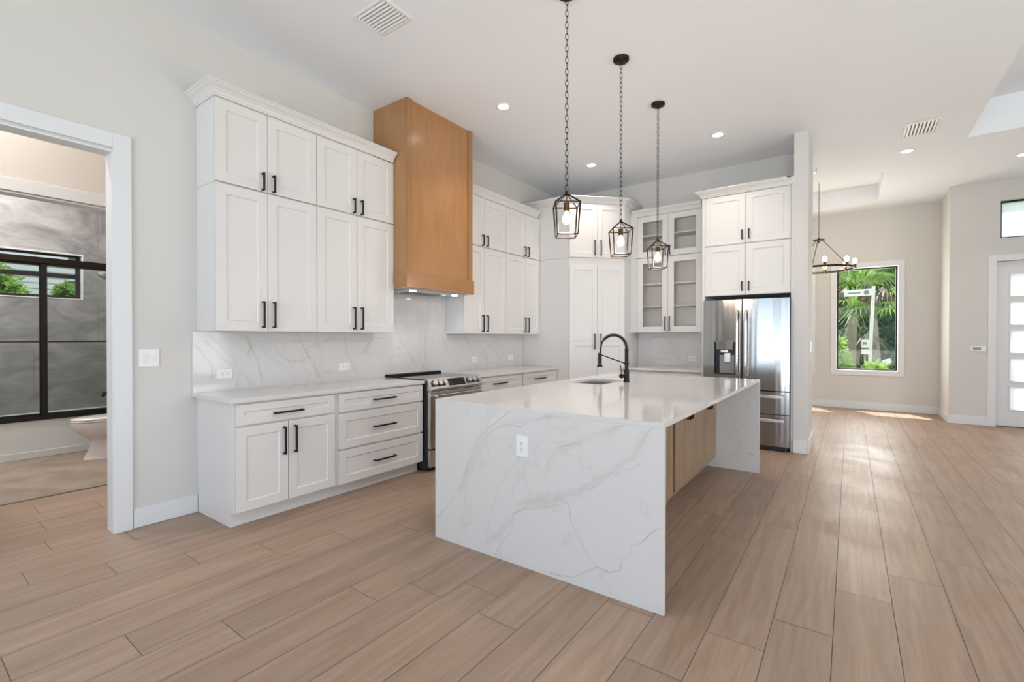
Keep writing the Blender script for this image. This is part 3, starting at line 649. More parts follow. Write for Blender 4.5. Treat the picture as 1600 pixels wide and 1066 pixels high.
# ------------------------------------------------------------------ range
def kitchen_range():
    r = empty('kitchen_range', (0, 3.612, 0), 0, 'stainless slide-in electric range with black glass top under the wooden hood', 'range')
    y0, y1 = -.388, .398
    MB().box(.03, .655, y0, y1, .03, .895).build('range_body', 'darkplastic', r, bevel=.002)
    MB().box(.05, .62, y0+.004, y1-.004, .897, .908).build('glass_cooktop', 'blackglass', r, bevel=.002)
    MB().box(.024, .075, y0, y1, .905, .928).build('back_guard', 'black', r, bevel=.004)
    MB().prism([(.615, .905), (.655, .912), (.705, .815), (.705, .795), (.615, .795)], y0+.002, y1-.002, 'y').build('control_panel', 'steelflat', r, bevel=.003)
    sl = math.atan2(.097, .05)
    def on(y, t, off):  # point on the sloped panel
        dx, dz = .05, -.097; L = math.hypot(dx, dz); nx, nz = -dz/L, dx/L
        return Vector((.655+dx*t+nx*off, y, .912+dz*t+nz*off))
    cp = bpy.data.objects['control_panel']
    n = (on(0, .5, 1)-on(0, .5, 0))
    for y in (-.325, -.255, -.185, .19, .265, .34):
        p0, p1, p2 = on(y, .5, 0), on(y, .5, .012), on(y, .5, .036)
        k_ = MB().tube([p1, p2], .024, 20).build('knob', 'chrome', r, bevel=.003); MB().tube([p0, p1], .031, 20).build('knob_shadow_ring', 'darkplastic', k_, bevel=.002)  # dark ring behind each knob stands for the shadow around it
    a, b_, c_, d_ = on(-.12, .14, .002), on(.13, .14, .002), on(.13, .86, .002), on(-.12, .86, .002)
    k = [p-n*.004 for p in (a, b_, c_, d_)]
    MB().add([a, b_, c_, d_]+k, [(0, 1, 2, 3), (4, 7, 6, 5), (0, 4, 5, 1), (1, 5, 6, 2), (2, 6, 7, 3), (3, 7, 4, 0)]).build('display', 'blackglass', r)
    d = MB().box(.656, .69, y0+.006, y1-.006, .225, .785).build('oven_door', 'steelflat', r, bevel=.004)
    MB().box(.69, .6925, y0+.09, y1-.09, .32, .66).build('oven_window', 'blackglass', d)
    h = MB().box(.725, .745, y0+.05, y1-.05, .728, .758)
    for s in (y0+.08, y1-.10): h.box(.69, .726, s, s+.02, .733, .753)
    h.build('oven_handle', 'chrome', d, bevel=.004)
    MB().box(.656, .69, y0+.006, y1-.006, .045, .212).build('storage_drawer', 'steelflat', r, bevel=.004)
    MB().box(.06, .62, y0+.02, y1-.02, .001, .03).build('plinth', 'darkplastic', r)
kitchen_range()
# ------------------------------------------------------------------ refrigerator
def fridge():
    r = empty('refrigerator', (2.985, 6.18, 0), 0, 'stainless french-door refrigerator with water dispenser beside the wall end', 'refrigerator')
    X0, X1 = -.472, .462; sx = -.030
    MB().box(X0+.004, X1-.004, .055, .72, .03, 1.785).build('fridge_body', 'darkplastic', r, bevel=.004)
    for a in (X0+.05, X1-.09):
        MB().box(a, a+.04, .07, .11, .001, .03).build('foot', 'darkplastic', r)
    def slab(nm, x0, x1, z0, z1, hole=None):
        mb = MB()
        # softly bowed front
        n = 14; bow = .010
        xs = [x0+(x1-x0)*i/n for i in range(n+1)]
        if hole: xs = sorted(set([x for x in xs if not hole[0]-.004 < x < hole[1]+.004]+[hole[0], hole[1]]))
        yf = lambda x: -bow*(1-((x-(X0+X1)/2)/((X1-X0)/2))**2)
        zs = [z0]+([hole[2], hole[3]] if hole else [])+[z1]
        bm_v = {}
        vs = []; fs = []
        def V(x, y, z, w=1):
            k = (round(x, 5), round(y, 5), round(z, 5), w)
            if k not in bm_v: bm_v[k] = len(vs); vs.append((x, y, z))
            return bm_v[k]
        for i in range(len(xs)-1):
            for j in range(len(zs)-1):
                if hole and hole[0]-1e-6 <= xs[i] and xs[i+1] <= hole[1]+1e-6 and j == 1: continue
                fs.append((V(xs[i], yf(xs[i]), zs[j], 0), V(xs[i+1], yf(xs[i+1]), zs[j], 0), V(xs[i+1], yf(xs[i+1]), zs[j+1], 0), V(xs[i], yf(xs[i]), zs[j+1], 0)))
            for z in (z0, z1): fs.append((V(xs[i], yf(xs[i]), z), V(xs[i+1], yf(xs[i+1]), z), V(xs[i+1], .05, z), V(xs[i], .05, z)))
        for x in (x0, x1):
            for j in range(len(zs)-1): fs.append((V(x, yf(x), zs[j]), V(x, yf(x), zs[j+1]), V(x, .05, zs[j+1]), V(x, .05, zs[j])))
        fs.append((V(x0, .05, z0), V(x1, .05, z0), V(x1, .05, z1), V(x0, .05, z1)))
        mb.add(vs, fs, False); o = mb.build(nm, 'steel', r); o.data.polygons.foreach_set('use_smooth', [abs(p.normal.y) > .9 and p.center.y < .03 for p in o.data.polygons])
        return o
    hole = (-.345, -.098, .872, 1.272)
    dl = slab('fridge_door', X0, sx-.006, .705, 1.782, hole); dr = slab('fridge_door', sx+.006, X1, .705, 1.782)
    d1 = slab('freezer_drawer', X0, X1, .432, .692); d2 = slab('freezer_drawer', X0, X1, .06, .424)
    def vh(x, p):
        y = -.02; pts = [(x, y, .86), (x, y-.045, .885), (x, y-.05, 1.0), (x, y-.05, 1.5), (x, y-.045, 1.615), (x, y, 1.64)]
        MB().tube(pts, .013, 12).build('handle', 'chrome', p)
    vh(sx-.048, dl); vh(sx+.048, dr)
    for o, z in ((d1, .640), (d2, .365)):
        MB().box(X0+.05, X1-.05, -.062, -.046, z-.018, z+.018).box(X0+.08, X0+.11, -.047, -.006, z-.01, z+.01).box(X1-.11, X1-.08, -.047, -.006, z-.01, z+.01).build('handle', 'chrome', o, bevel=.004)
    a, b, c, e = hole
    ds = MB().box(a, b, .036, .046, c, e).box(a, a+.012, -.014, .036, c, e).box(b-.012, b, -.014, .036, c, e).box(a+.012, b-.012, -.010, .036, c, c+.012).box(a+.012, b-.012, -.002, .036, e-.02, e)
    dsp = ds.build('water_dispenser', 'darkplastic', dl)
    MB().box(a+.025, b-.03, -.022, .03, e-.098, e+.012).build('dispenser_display', 'steel', dl, bevel=.003)
    MB().box(a+.075, b-.085, -.012, .02, e-.135, e-.0985).build('nozzle', 'chrome', dl, bevel=.006)
    MB().box(a+.058, b-.02, .024, .0355, c+.014, e-.165).build('dispenser_back', 'greyplastic', dl, bevel=.003)
    MB().box(a+.11, b-.06, .006, .022, e-.255, e-.136).build('dispenser_lever', 'chrome', dl, bevel=.008)
    MB().box(X1-.115, X1-.06, -.0022, .004, 1.715, 1.725).build('badge', 'chrome', dr)
    MB().box(X0+.02, X1-.02, .03, .06, .012, .058).build('kick_grille', 'darkplastic', r)
fridge()
# ------------------------------------------------------------------ island
def island():
    x0, x1, y0, y1, t, zt = 1.785, 3.296, 2.209, 5.115, .024, .915
    w = .394; pp = lambda L: [(p.x, p.z) for p in (px_plane(660+a*w, 560+b*w, 'y', y0) for a, b in L)]
    thin = [[(60, 632), (110, 570), (160, 490), (185, 400), (200, 350), (240, 300), (290, 255), (340, 215), (378, 200)], [(250, 310), (300, 275), (345, 265), (390, 268), (430, 245), (500, 235), (545, 222)],
            [(480, 530), (485, 460), (490, 410), (520, 385), (560, 350), (620, 335), (680, 300), (760, 275), (800, 265)], [(490, 540), (560, 545), (620, 540), (680, 510), (740, 470), (800, 420), (840, 400), (870, 330), (900, 290), (940, 260)],
            [(285, 780), (330, 710), (355, 690), (360, 620), (400, 600), (470, 595), (520, 585), (575, 570)], [(500, 370), (540, 360), (600, 340)], [(700, 510), (720, 480), (760, 450), (820, 440), (860, 420)]]
    dark = [[(573, 570), (590, 640), (620, 720), (660, 790), (690, 832)], [(505, 853), (560, 862), (600, 868), (650, 845), (690, 833), (745, 850), (785, 840), (790, 800), (825, 785), (830, 745), (880, 725), (905, 690), (925, 675), (952, 672)]]
    soft = [[(150, 520), (185, 430), (220, 350), (270, 290), (330, 255), (420, 245), (530, 228)], [(490, 470), (500, 410), (570, 355), (680, 310), (780, 280)], [(500, 555), (620, 525), (740, 455), (840, 380), (880, 300)],
            [(230, 750), (310, 690), (350, 640), (385, 580), (470, 560), (560, 555)], [(400, 580), (520, 565)]]
    V = [(pp(l), .0036, .42) for l in thin]+[(pp(l), .0028, .62) for l in dark]+[(pp(l), .020, .15) for l in soft]
    top = MB()
    sx0, sx1, sy0, sy1 = 1.93, 2.275, 3.72, 4.24
    bm = bmesh.new()
    me = None
    # worktop as four bars round the sink cut-out
    g = MB(); o_ = [(x0, y0), (x1, y0), (x1, y1), (x0, y1)]; i_ = [(sx0, sy0), (sx1, sy0), (sx1, sy1), (sx0, sy1)]
    vs = [(x, y, zt) for x, y in o_]+[(x, y, zt) for x, y in i_]+[(x, y, zt-t) for x, y in o_]+[(x, y, zt-t) for x, y in i_]
    fs = []
    for k in range(4):
        l = (k+1) % 4; fs += [(k, l, 4+l, 4+k), (8+k, 12+k, 12+l, 8+l), (k, 8+k, 8+l, l), (4+k, 4+l, 12+l, 12+k)]
    r = empty('island_worktop', (x0, y0, 0), 0, 'white veined quartz waterfall island worktop in the middle of the kitchen', 'island worktop')
    def rel(o):
        o.parent = r; o.matrix_parent_inverse = Matrix.Translation((-x0, -y0, 0)); return o
    rel(g.add(vs, fs).build('top_slab', 'quartz'))
    rel(vein_slab('waterfall_end', (x0, x1, y0, y0+t, .001, zt-t-.0005), '-y', .0055, V))
    V2 = [([(p.x, p.z) for p in (px_plane(a, b, 'y', y1-t) for a, b in L)], .006, .3) for L in ([(1142, 712), (1152, 706), (1166, 708), (1176, 712)], [(1140, 640), (1150, 650), (1160, 668)], [(1166, 650), (1176, 640)])]
    rel(vein_slab('waterfall_end', (x0, x1, y1-t, y1, .001, zt-t-.0005), '-y', .012, V2))
    # sink bowl
    s = empty('sink', (2.1, 3.98, .66), 0, 'stainless undermount sink sunk in the island worktop beside the faucet', 'sink')
    def B(*b): a = list(b); return (a[0]-2.1, a[1]-2.1, a[2]-3.98, a[3]-3.98, a[4]-.66, a[5]-.66)
    zb = .66; zt2 = zt-t-.001; q = .012
    bw = MB().box(*B(sx0-q, sx0, sy0-q, sy1+q, zb, zt2)).box(*B(sx1, sx1+q, sy0-q, sy1+q, zb, zt2)).box(*B(sx0, sx1, sy0-q, sy0, zb, zt2)).box(*B(sx0, sx1, sy1, sy1+q, zb, zt2)).box(*B(sx0, sx1, sy0, sy1, zb, zb+q))
    bw.build('bowl', 'steelflat', s)
    MB().lathe([(.045, .012), (.045, .016), (.02, .017)], (0, 0, 0), 20).build('drain', 'chrome', s)
island()
def island_cabs():
    fx = 2.90; d = .34; bx = fx-.022-d
    lab = ['light oak island cabinet at the near end, half hidden by the near waterfall panel', 'light oak island cabinet left of the dark vertical gap under the overhang', 'light oak island cabinet right of the dark vertical gap under the overhang', 'light oak island cabinet beside the far waterfall panel']
    sp = [(2.236, 2.945), (2.947, 3.66), (3.715, 4.425), (4.427, 5.088)]
    for (a, b), l in zip(sp, lab):
        w = b-a
        r = cabinet('island_cabinet', l, 'cabinet', (bx, a, .001), H90, w, d, .888, 'light oak cabinets facing the seating side of the island', toe=.095, cm='oak')
        h = w/2
        for x0, x1, e in ((.004, h, -1), (h, w-.004, 1)):
            o = door(r, x0, x1, .10, .88, d, cm='oak', st=.068)
            pull(o, h+e*.034, .735, -d-.022, .2)
    tag(MB().box(bx+.02, bx+.30, 3.661, 3.714, .001, .889).build('filler_panel', 'oak'), 'recessed dark oak filler in the gap between two island cabinets', 'panel')
    for a, b, l, hh in ((2.236, 3.18, 'left of the sink', .888), (3.182, 4.30, 'under the sink', .64), (4.302, 5.088, 'right of the sink', .888)):
        w = b-a
        r = cabinet('island_cabinet', 'light oak island cabinet on the range side, %s' % l, 'cabinet', (2.50, b, .001), -H90, w, .66, hh, 'light oak cabinets on the range side of the island', toe=.095, cm='oak')
        door(r, .004, w/2, .10, hh-.01, .66, cm='oak'); door(r, w/2, w-.004, .10, hh-.01, .66, cm='oak')
island_cabs()
def faucet():
    r = empty('kitchen_faucet', (2.347, 4.09, .9155), 0, 'matte black spring-neck pull-down faucet standing on the island beside the sink', 'faucet')
    MB().lathe([(.030, 0), (.030, .006), (.024, .010), (.024, .10), (.019, .115), (.0165, .12), (.0165, .285), (.019, .287), (.019, .30), (.013, .302)], n=20).build('column', 'black', r)
    ang = R(195); dx, dy = math.cos(ang), math.sin(ang); rad = .118
    pts = [(0, 0, .295)]+[(dx*(rad-rad*math.cos(a)), dy*(rad-rad*math.cos(a)), .305+rad*1.05*math.sin(a)) for a in [R(9*k) for k in range(0, 20)]]
    pts.append((dx*.242, dy*.242, .25))
    MB().tube(pts, .008, 10).build('hose', 'black', r)
    sp = MB(); L = [Vector(p) for p in pts[1:18]]
    for k in range(len(L)-1):
        for q in (0, .5):
            c = L[k].lerp(L[k+1], q); d = (L[k+1]-L[k]).normalized(); u = d.cross(Vector((-dy, dx, 0))).normalized(); v = d.cross(u)
            sp.tube([c+(u*math.cos(t)+v*math.sin(t))*.0145 for t in [2*math.pi*i/12 for i in range(12)]], .0028, 5, closed=True)
    sp.build('spring', 'black', r)
    hx, hy = dx*.245, dy*.245
    MB().lathe([(.012, .262), (.017, .255), (.018, .20), (.016, .155), (.027, .142), (.027, .132), (.022, .130)][::-1], (hx, hy, 0), 18).build('spray_head', 'black', r)
    MB().tube([(0, 0, .165), (dx*.12, dy*.12, .205), (hx, hy, .248)], .0055, 8).lathe([(.021, .155), (.021, .178)], n=16).build('support_arm', 'black', r)
    MB().tube([(0, 0, .055), (-.02*1, -.055, .055)], .017, 14).tube([(-.02, -.055, .055), (-.026, -.072, .056)], .021, 14).build('valve', 'black', r)
    MB().tube([(-.022, -.06, .06), (-.030, -.075, .155)], .0045, 8).build('lever', 'black', r)
faucet()
# ------------------------------------------------------------------ pendants
def chain(mb, x, y, z0, z1, link=.050, r=.0018, w=.0105):
    n = int((z1-z0)/(link*.78)); st = (z1-z0)/n
    for k in range(n):
        c = z0+st*(k+.5); a = (k % 2)*math.pi/2+.35; hh = st*.64
        pts = []
        for i in range(10):
            t = 2*math.pi*i/10; e = math.cos(t)*w*(1 if abs(math.sin(t)) < .95 else .8)
            pts.append((x+e*math.cos(a), y+e*math.sin(a), c+math.sin(t)*hh))
        mb.tube(pts, r*1.25, 5, closed=True)
def pendant(x, y, label):
    r = empty('pendant_light', (x, y, ZC), R(35.8), label, 'pendant light', 'lantern pendants over the island')
    z = lambda v: v-ZC
    MB().lathe([(.066, -.0005), (.066, -.018), (.058, -.026), (.012, -.030), (.012, -.05)][::-1], n=24).build('ceiling_canopy', 'bronze', r)
    c = MB(); chain(c, 0, 0, z(2.315), -.045); c.build('chain', 'bronze', r)
    f = MB(); a, b = .0825, .066; zt, zb, za = z(2.222), z(2.012), z(2.298); q = .0056
    T = [(-a, -a, zt), (a, -a, zt), (a, a, zt), (-a, a, zt)]; Bm = [(-b, -b, zb), (b, -b, zb), (b, b, zb), (-b, b, zb)]
    for k in range(4):
        l = (k+1) % 4
        f.tube([T[k], T[l]], q, 4); f.tube([Bm[k], Bm[l]], q, 4); f.tube([T[k], Bm[k]], q, 4); f.tube([T[k], (0, 0, za)], q, 4)
    f.lathe([(.011, z(2.285)), (.011, z(2.315))], n=12)
    f.build('cage', 'bronze', r)
    MB().tube([(0, 0, za), (0, 0, z(2.235))], .004, 8).lathe([(.020, z(2.178)), (.020, z(2.235)), (.012, z(2.238))], n=18).build('socket', 'brass', r)
    MB().lathe([(.010, z(2.178)), (.012, z(2.168)), (.026, z(2.140)), (.030, z(2.122)), (.026, z(2.103)), (.012, z(2.091)), (.002, z(2.088))][::-1], n=18).build('bulb', 'bulb', r)
    return r
p0 = pendant(2.44, 2.80, 'black lantern pendant nearest the camera, over the near end of the island')
for y, l in ((3.727, 'black lantern pendant in the middle of the row over the island'), (4.658, 'black lantern pendant farthest away, over the far end of the island')):
    c = copy_tree(p0); c.location = (2.44, y, ZC); c['label'] = l
for y in (2.80, 3.727, 4.658): light('pendant_light_glow', 'POINT', (2.44, y, 2.06), 13, (1, .83, .70), shadow_soft_size=.06)
# ------------------------------------------------------------------ chandelier
def chandelier():
    x, y = 3.58, 9.3
    r = empty('chandelier', (x, y, ZC+.28), R(22), 'dark bronze ring chandelier with candle bulbs hanging in the dining room', 'chandelier')
    z = lambda v: v-ZC-.28
    MB().lathe([(.065, -.0005), (.065, -.02), (.01, -.04)][::-1], n=24).build('ceiling_canopy', 'bronze', r)
    c = MB(); chain(c, 0, 0, z(2.985), -.03, link=.05, r=.002, w=.010); c.build('chain', 'bronze', r)
    MB().lathe([(.012, z(2.985)), (.012, z(2.955)), (.085, z(2.950)), (.085, z(2.935)), (.012, z(2.93)), (.012, z(2.90))][::-1], n=24).build('hub', 'bronze', r)
    rad = .485; zr = z(2.455)
    ring = MB(); n = 48; vs = []
    for k in range(n):
        t = 2*math.pi*k/n
        for rr, dz in ((rad-.006, -.016), (rad+.006, -.016), (rad+.006, .016), (rad-.006, .016)): vs.append((rr*math.cos(t), rr*math.sin(t), zr+dz))
    ring.add(vs, [(k*4+i, k*4+(i+1) % 4, ((k+1) % n)*4+(i+1) % 4, ((k+1) % n)*4+i) for k in range(n) for i in range(4)]).build('ring', 'bronze', r)
    for k in range(3):
        t = 2*math.pi*k/3; MB().tube([(.06*math.cos(t), .06*math.sin(t), z(2.935)), (rad*math.cos(t), rad*math.sin(t), zr)], .006, 6).build('arm', 'bronze', r)
    for k in range(9):
        t = 2*math.pi*(k+.5)/9; cx, cy = rad*math.cos(t), rad*math.sin(t)
        s = MB().lathe([(.022, zr-.02), (.022, zr+.055)], (cx, cy, 0), 14).build('candle_socket', 'brass', r)
        MB().lathe([(.012, zr+.055), (.030, zr+.080), (.034, zr+.105), (.026, zr+.135), (.004, zr+.148)], (cx, cy, 0), 14).build('bulb', 'bulb', s)
    light('chandelier_glow', 'POINT', (x, y, 2.62), 20, (1, .85, .65), shadow_soft_size=.2)
chandelier()
# ------------------------------------------------------------------ recessed lights, vents
def can(x, y, label):
    r = empty('recessed_light', (x, y, ZC), 0, label, 'recessed light', 'recessed lights in the ceiling')
    MB().lathe([(.052, -.004), (.052, -.0005), (.078, -.0005), (.078, -.004), (.070, -.007), (.056, -.007), (.054, -.0045)], n=28, cap=False).build('trim_ring', 'plate', r)
    MB().lathe([(.055, -.0005), (.055, -.0045)][::-1], n=28).build('lens', 'lens', r)
    return r
c0 = can(1.152, 3.80, 'lit recessed ceiling light in front of the wooden hood')
for (x, y, l) in ((2.76, 1.80, 'lit recessed ceiling light before the near end of the island'), (1.157, 5.78, 'lit recessed ceiling light in front of the corner pantry'), (2.76, 5.77, 'lit recessed ceiling light in front of the refrigerator cabinets'),
                  (4.575, 7.655, 'lit recessed ceiling light by the small ceiling vent toward the dining room'), (5.79, 8.65, 'lit recessed ceiling light by the entry, at the right edge of the photo')):
    c = copy_tree(c0); c.location = (x, y, ZC); c['label'] = l
for x, y in ((1.152, 3.80), (1.157, 5.78), (2.76, 5.77), (4.575, 7.655), (5.79, 8.65), (2.76, 1.80)):
    light('recessed_light_beam', 'SPOT', (x, y, ZC-.02), 50, (1, .86, .74), spot_size=R(112), spot_blend=1.0, shadow_soft_size=.05)
def vent(x0, x1, y0, y1, along, n, label):
    cx, cy = (x0+x1)/2, (y0+y1)/2
    r = empty('ceiling_vent', (cx, cy, ZC), 0, label, 'vent', 'air vents in the ceiling')
    a, b = (x1-x0)/2, (y1-y0)/2; t = .022
    MB().box(-a, a, -b, -b+t, -.010, -.0005).box(-a, a, b-t, b, -.010, -.0005).box(-a, -a+t, -b+t, b-t, -.010, -.0005).box(a-t, a, -b+t, b-t, -.010, -.0005).build('vent_frame', 'plate', r, bevel=.003)
    MB().box(-a+t, a-t, -b+t, b-t, -.0015, -.0005).build('duct_opening', 'slot', r)
    W_ = (2*b if along == 'x' else 2*a)-2*t
    for k in range(n):
        c = -W_/2+(k+.5)*W_/n; w = W_/n*.27
        if along == 'x': MB().add([(-a+t, c-w, -.002), (a-t, c-w, -.002), (a-t, c+w*.9, -.012), (-a+t, c+w*.9, -.012), (-a+t, c-w, -.004), (a-t, c-w, -.004), (a-t, c+w*.9, -.014), (-a+t, c+w*.9, -.014)], [(0, 1, 2, 3), (7, 6, 5, 4), (0, 4, 5, 1), (2, 6, 7, 3), (1, 5, 6, 2), (0, 3, 7, 4)]).build('louvre', 'plate', r)
        else: MB().add([(c-w, -b+t, -.002), (c-w, b-t, -.002), (c+w*.9, b-t, -.012), (c+w*.9, -b+t, -.012), (c-w, -b+t, -.004), (c-w, b-t, -.004), (c+w*.9, b-t, -.014), (c+w*.9, -b+t, -.014)], [(0, 1, 2, 3), (7, 6, 5, 4), (0, 4, 5, 1), (2, 6, 7, 3), (1, 5, 6, 2), (0, 3, 7, 4)]).build('louvre', 'plate', r)
vent(1.06, 1.40, 2.09, 2.36, 'x', 8, 'white louvred air vent in the ceiling at the top edge of the photo')
vent(4.49, 4.79, 6.70, 7.13, 'y', 8, 'white louvred air vent in the ceiling near the tray recess')
# ------------------------------------------------------------------ outlets and switches
def plate(name, loc, rz, w, h, label, cat, kind, group=None):
    """local: plate in x-z plane facing -y"""
    r = empty(name, loc, rz, label, cat, group)
    MB().box(-w/2, w/2, -.007, -.0005, -h/2, h/2).build('cover_plate', 'plate', r, bevel=.003)
    if kind == 'outlet_h':
        f = MB().box(-.034, .034, -.009, -.007, -.018, .018).build('receptacle', 'plate', r, bevel=.002)
        s = MB()
        for c in (-.019, .019): s.box(c-.006, c+.006, -.0095, -.009, .005, .0072).box(c-.006, c+.006, -.0095, -.009, -.0072, -.005).box(c+.009, c+.013, -.0095, -.009, -.002, .002)
        s.build('slots', 'slot', f)
    elif kind == 'outlet_v':
        f = MB().box(-.018, .018, -.009, -.007, -.034, .034).build('receptacle', 'plate', r, bevel=.002)
        s = MB()
        for c in (-.019, .019): s.box(.005, .0072, -.0095, -.009, c-.006, c+.006).box(-.0072, -.005, -.0095, -.009, c-.006, c+.006).box(-.002, .002, -.0095, -.009, c-.013, c-.009)
        s.build('slots', 'slot', f)
    else:
        for c in (-.024, .024):
            MB().add([(c-.0165, -.0075, -.033), (c+.0165, -.0075, -.033), (c+.0165, -.012, .033), (c-.0165, -.012, .033), (c-.0165, -.006, -.033), (c+.0165, -.006, -.033), (c+.0165, -.006, .033), (c-.0165, -.006, .033)],
                     [(0, 1, 2, 3), (7, 6, 5, 4), (0, 4, 5, 1), (2, 6, 7, 3), (1, 5, 6, 2), (0, 3, 7, 4)]).build('rocker', 'plate', r, bevel=.001)
    return r
GO = 'wall outlets on the quartz'
plate('outlet', (.0215, 1.656, 1.035), H90, .118, .075, 'white horizontal outlet on the backsplash near its left end', 'outlet', 'outlet_h', GO)
plate('outlet', (.0215, 2.731, 1.037), H90, .118, .075, 'white horizontal outlet on the backsplash just left of the range', 'outlet', 'outlet_h', GO)
plate('outlet', (.0215, 4.676, 1.033), H90, .118, .075, 'white horizontal outlet on the backsplash right of the range, nearer the range', 'outlet', 'outlet_h', GO)
plate('outlet', (.0215, 5.48, 1.035), H90, .118, .075, 'white horizontal outlet on the backsplash near the corner pantry', 'outlet', 'outlet_h', GO)
plate('outlet', (2.185, 6.8985, 1.025), 0, .118, .075, 'white horizontal outlet on the far backsplash, left of the refrigerator', 'outlet', 'outlet_h', GO)
plate('outlet', (2.483, 2.2085, .697), 0, .08, .122, 'white upright outlet on the near waterfall end of the island', 'outlet', 'outlet_v', GO)
plate('light_switch', (.0005, 1.176, 1.174), H90, .122, .124, 'white double rocker switch on the wall beside the bathroom doorway', 'light switch', 'switch')
plate('light_switch', (3.6205, 6.62, 1.215), H90, .12, .124, 'white double rocker switch on the side of the wall end by the refrigerator', 'light switch', 'switch')
s = empty('wall_control_panel', (5.58, 9.8755, 1.155), 0, 'small white control panel on the wall left of the front door', 'control panel')
MB().box(-.085, .085, -.014, -.0005, -.04, .04).build('housing', 'plate', s, bevel=.004); MB().box(-.06, .03, -.0155, -.014, -.02, .022).build('screen', 'greyplastic', s)
s = empty('motion_sensor', (3.6205, 6.86, 3.40), 0, 'small white sensor box high on the side of the wall end', 'sensor')
MB().box(0, .038, -.05, .05, -.055, .055).build('housing', 'plate', s, bevel=.008); MB().box(.038, .044, -.03, .03, -.04, .01).build('sensor_lens', 'greyplastic', s, bevel=.003)
# ------------------------------------------------------------------ bathroom
def bathroom():
    t = empty('bathtub', (-3.6, 1.0, .0035), 0, 'white alcove bathtub behind the black-framed shower doors', 'bathtub')
    x0, x1, y0, y1 = -.378, .40, -1.79, .978
    mb = MB().box(x1-.05, x1, y0, y1, 0, .41).box(x0, x0+.06, y0, y1, 0, .41).box(x0+.06, x1-.05, y0, y0+.08, 0, .41).box(x0+.06, x1-.05, y1-.08, y1, 0, .41).box(x0+.06, x1-.05, y0+.08, y1-.08, 0, .08)
    mb.build('tub_shell', 'tub', t, bevel=.008); MB().box(x1, x1+.012, y0, y1, 0, .075).build('apron_trim', 'tub', t, bevel=.003)
    s = empty('shower_doors', (-3.21, .6, .414), 0, 'black-framed sliding glass shower doors standing on the bathtub rim', 'shower doors')
    ya, yb = -1.39, 1.375
    MB().box(-.03, .03, ya, yb, 0, .045).build('bottom_track', 'black', s, bevel=.003); MB().box(-.03, .03, ya, yb, 1.72, 1.785).build('top_track', 'bronze', s, bevel=.003)
    MB().box(-.025, .025, yb-.03, yb, .045, 1.72).build('wall_jamb', 'black', s, bevel=.003)
    for a, b, xx in ((-1.36, .575, -.013), (.545, yb-.03, .013)):
        p = MB().box(xx-.011, xx+.011, a, a+.045, .045, 1.72).box(xx-.011, xx+.011, b-.045, b, .045, 1.72).box(xx-.011, xx+.011, a+.032, b-.032, .045, .07).box(xx-.011, xx+.011, a+.032, b-.032, 1.695, 1.72).build('door_frame', 'black', s, bevel=.002)
        MB().box(xx-.003, xx+.003, a+.032, b-.032, .07, 1.695).build('glass_panel', 'tintglass', p)
        q = MB().tube([(xx+.04*(1 if xx > 0 else 1), a+.04, .858), (xx+.04, b-.04, .858)], .008, 10)
        for e in (a+.10, b-.10): q.tube([(xx+.003, e, .858), (xx+.04, e, .858)], .006, 8)
        q.build('towel_bar', 'black', p)
    # toilet, nose towards -y
    o = empty('toilet', (-2.68, 1.60, .0035), 0, 'white porcelain toilet in the bathroom, cut off by the door jamb', 'toilet')
    def oval(yc, a, b, z, n=24): return [(a*math.sin(2*math.pi*k/n), yc-b*math.cos(2*math.pi*k/n), z) for k in range(n)]
    def loft(rings, nm, m, cap=True):
        n = len(rings[0]); vs = [v for r_ in rings for v in r_]; fs = [(i*n+k, i*n+(k+1) % n, (i+1)*n+(k+1) % n, (i+1)*n+k) for i in range(len(rings)-1) for k in range(n)]
        mb = MB().add(vs, fs, True); mb.add(rings[0], [tuple(range(n))]); mb.add(rings[-1], [tuple(range(n))]); return mb.build(nm, m, o)
    loft([oval(.06, .14, .285, 0), oval(.06, .135, .28, .012), oval(.06, .112, .235, .12), oval(.05, .108, .215, .20), oval(.04, .118, .225, .225), oval(0, .155, .255, .27), oval(-.025, .177, .280, .33), oval(-.038, .185, .290, .39), oval(-.04, .182, .287, .405)], 'bowl', 'porcelain')
    loft([oval(-.04, .178, .285, .407), oval(-.04, .187, .293, .412), oval(-.04, .187, .293, .422), oval(-.04, .18, .286, .425)], 'seat', 'porcelain')
    loft([oval(-.04, .18, .286, .427), oval(-.04, .186, .292, .432), oval(-.04, .18, .285, .447), oval(-.04, .12, .22, .454)], 'lid', 'porcelain')
    MB().box(-.20, .20, .20, .375, .40, .755).build('tank', 'porcelain', o, bevel=.02); MB().box(-.21, .21, .19, .378, .756, .79).build('tank_lid', 'porcelain', o, bevel=.01)
    MB().box(-.13, .13, .15, .375, .20, .40).build('tank_base', 'porcelain', o, bevel=.02)
    MB().tube([(-.15, .20, .70), (-.15, .175, .70), (-.09, .172, .698)], .007, 8).build('flush_lever', 'chrome', o)
    k = MB().tube([(-3.60, 1.979, .62), (-3.60, 1.80, .62), (-3.60, 1.75, .605)], .022, 12).tube([(-3.60, 1.765, .605), (-3.60, 1.752, .57)], .018, 12).build('tub_spout', 'black'); tag(k, 'black tub spout on the tiled wall above the bathtub', 'spout')
    k = empty('shower_valve', (-3.6, 1.979, 1.08), 0, 'black shower valve with lever on the tiled wall behind the shower glass', 'shower valve')
    MB().lathe([(.075, 0), (.075, .008), (.03, .012), (.03, .07)], n=24, axis='y').build('escutcheon', 'black', k); MB().box(-.012, .012, -.10, -.06, -.11, .01).build('lever', 'black', k, bevel=.004)
    k = empty('wall_shower', (-3.6, 1.979, 2.14), 0, 'dark shower head on the tiled wall, seen through the shower glass', 'shower')
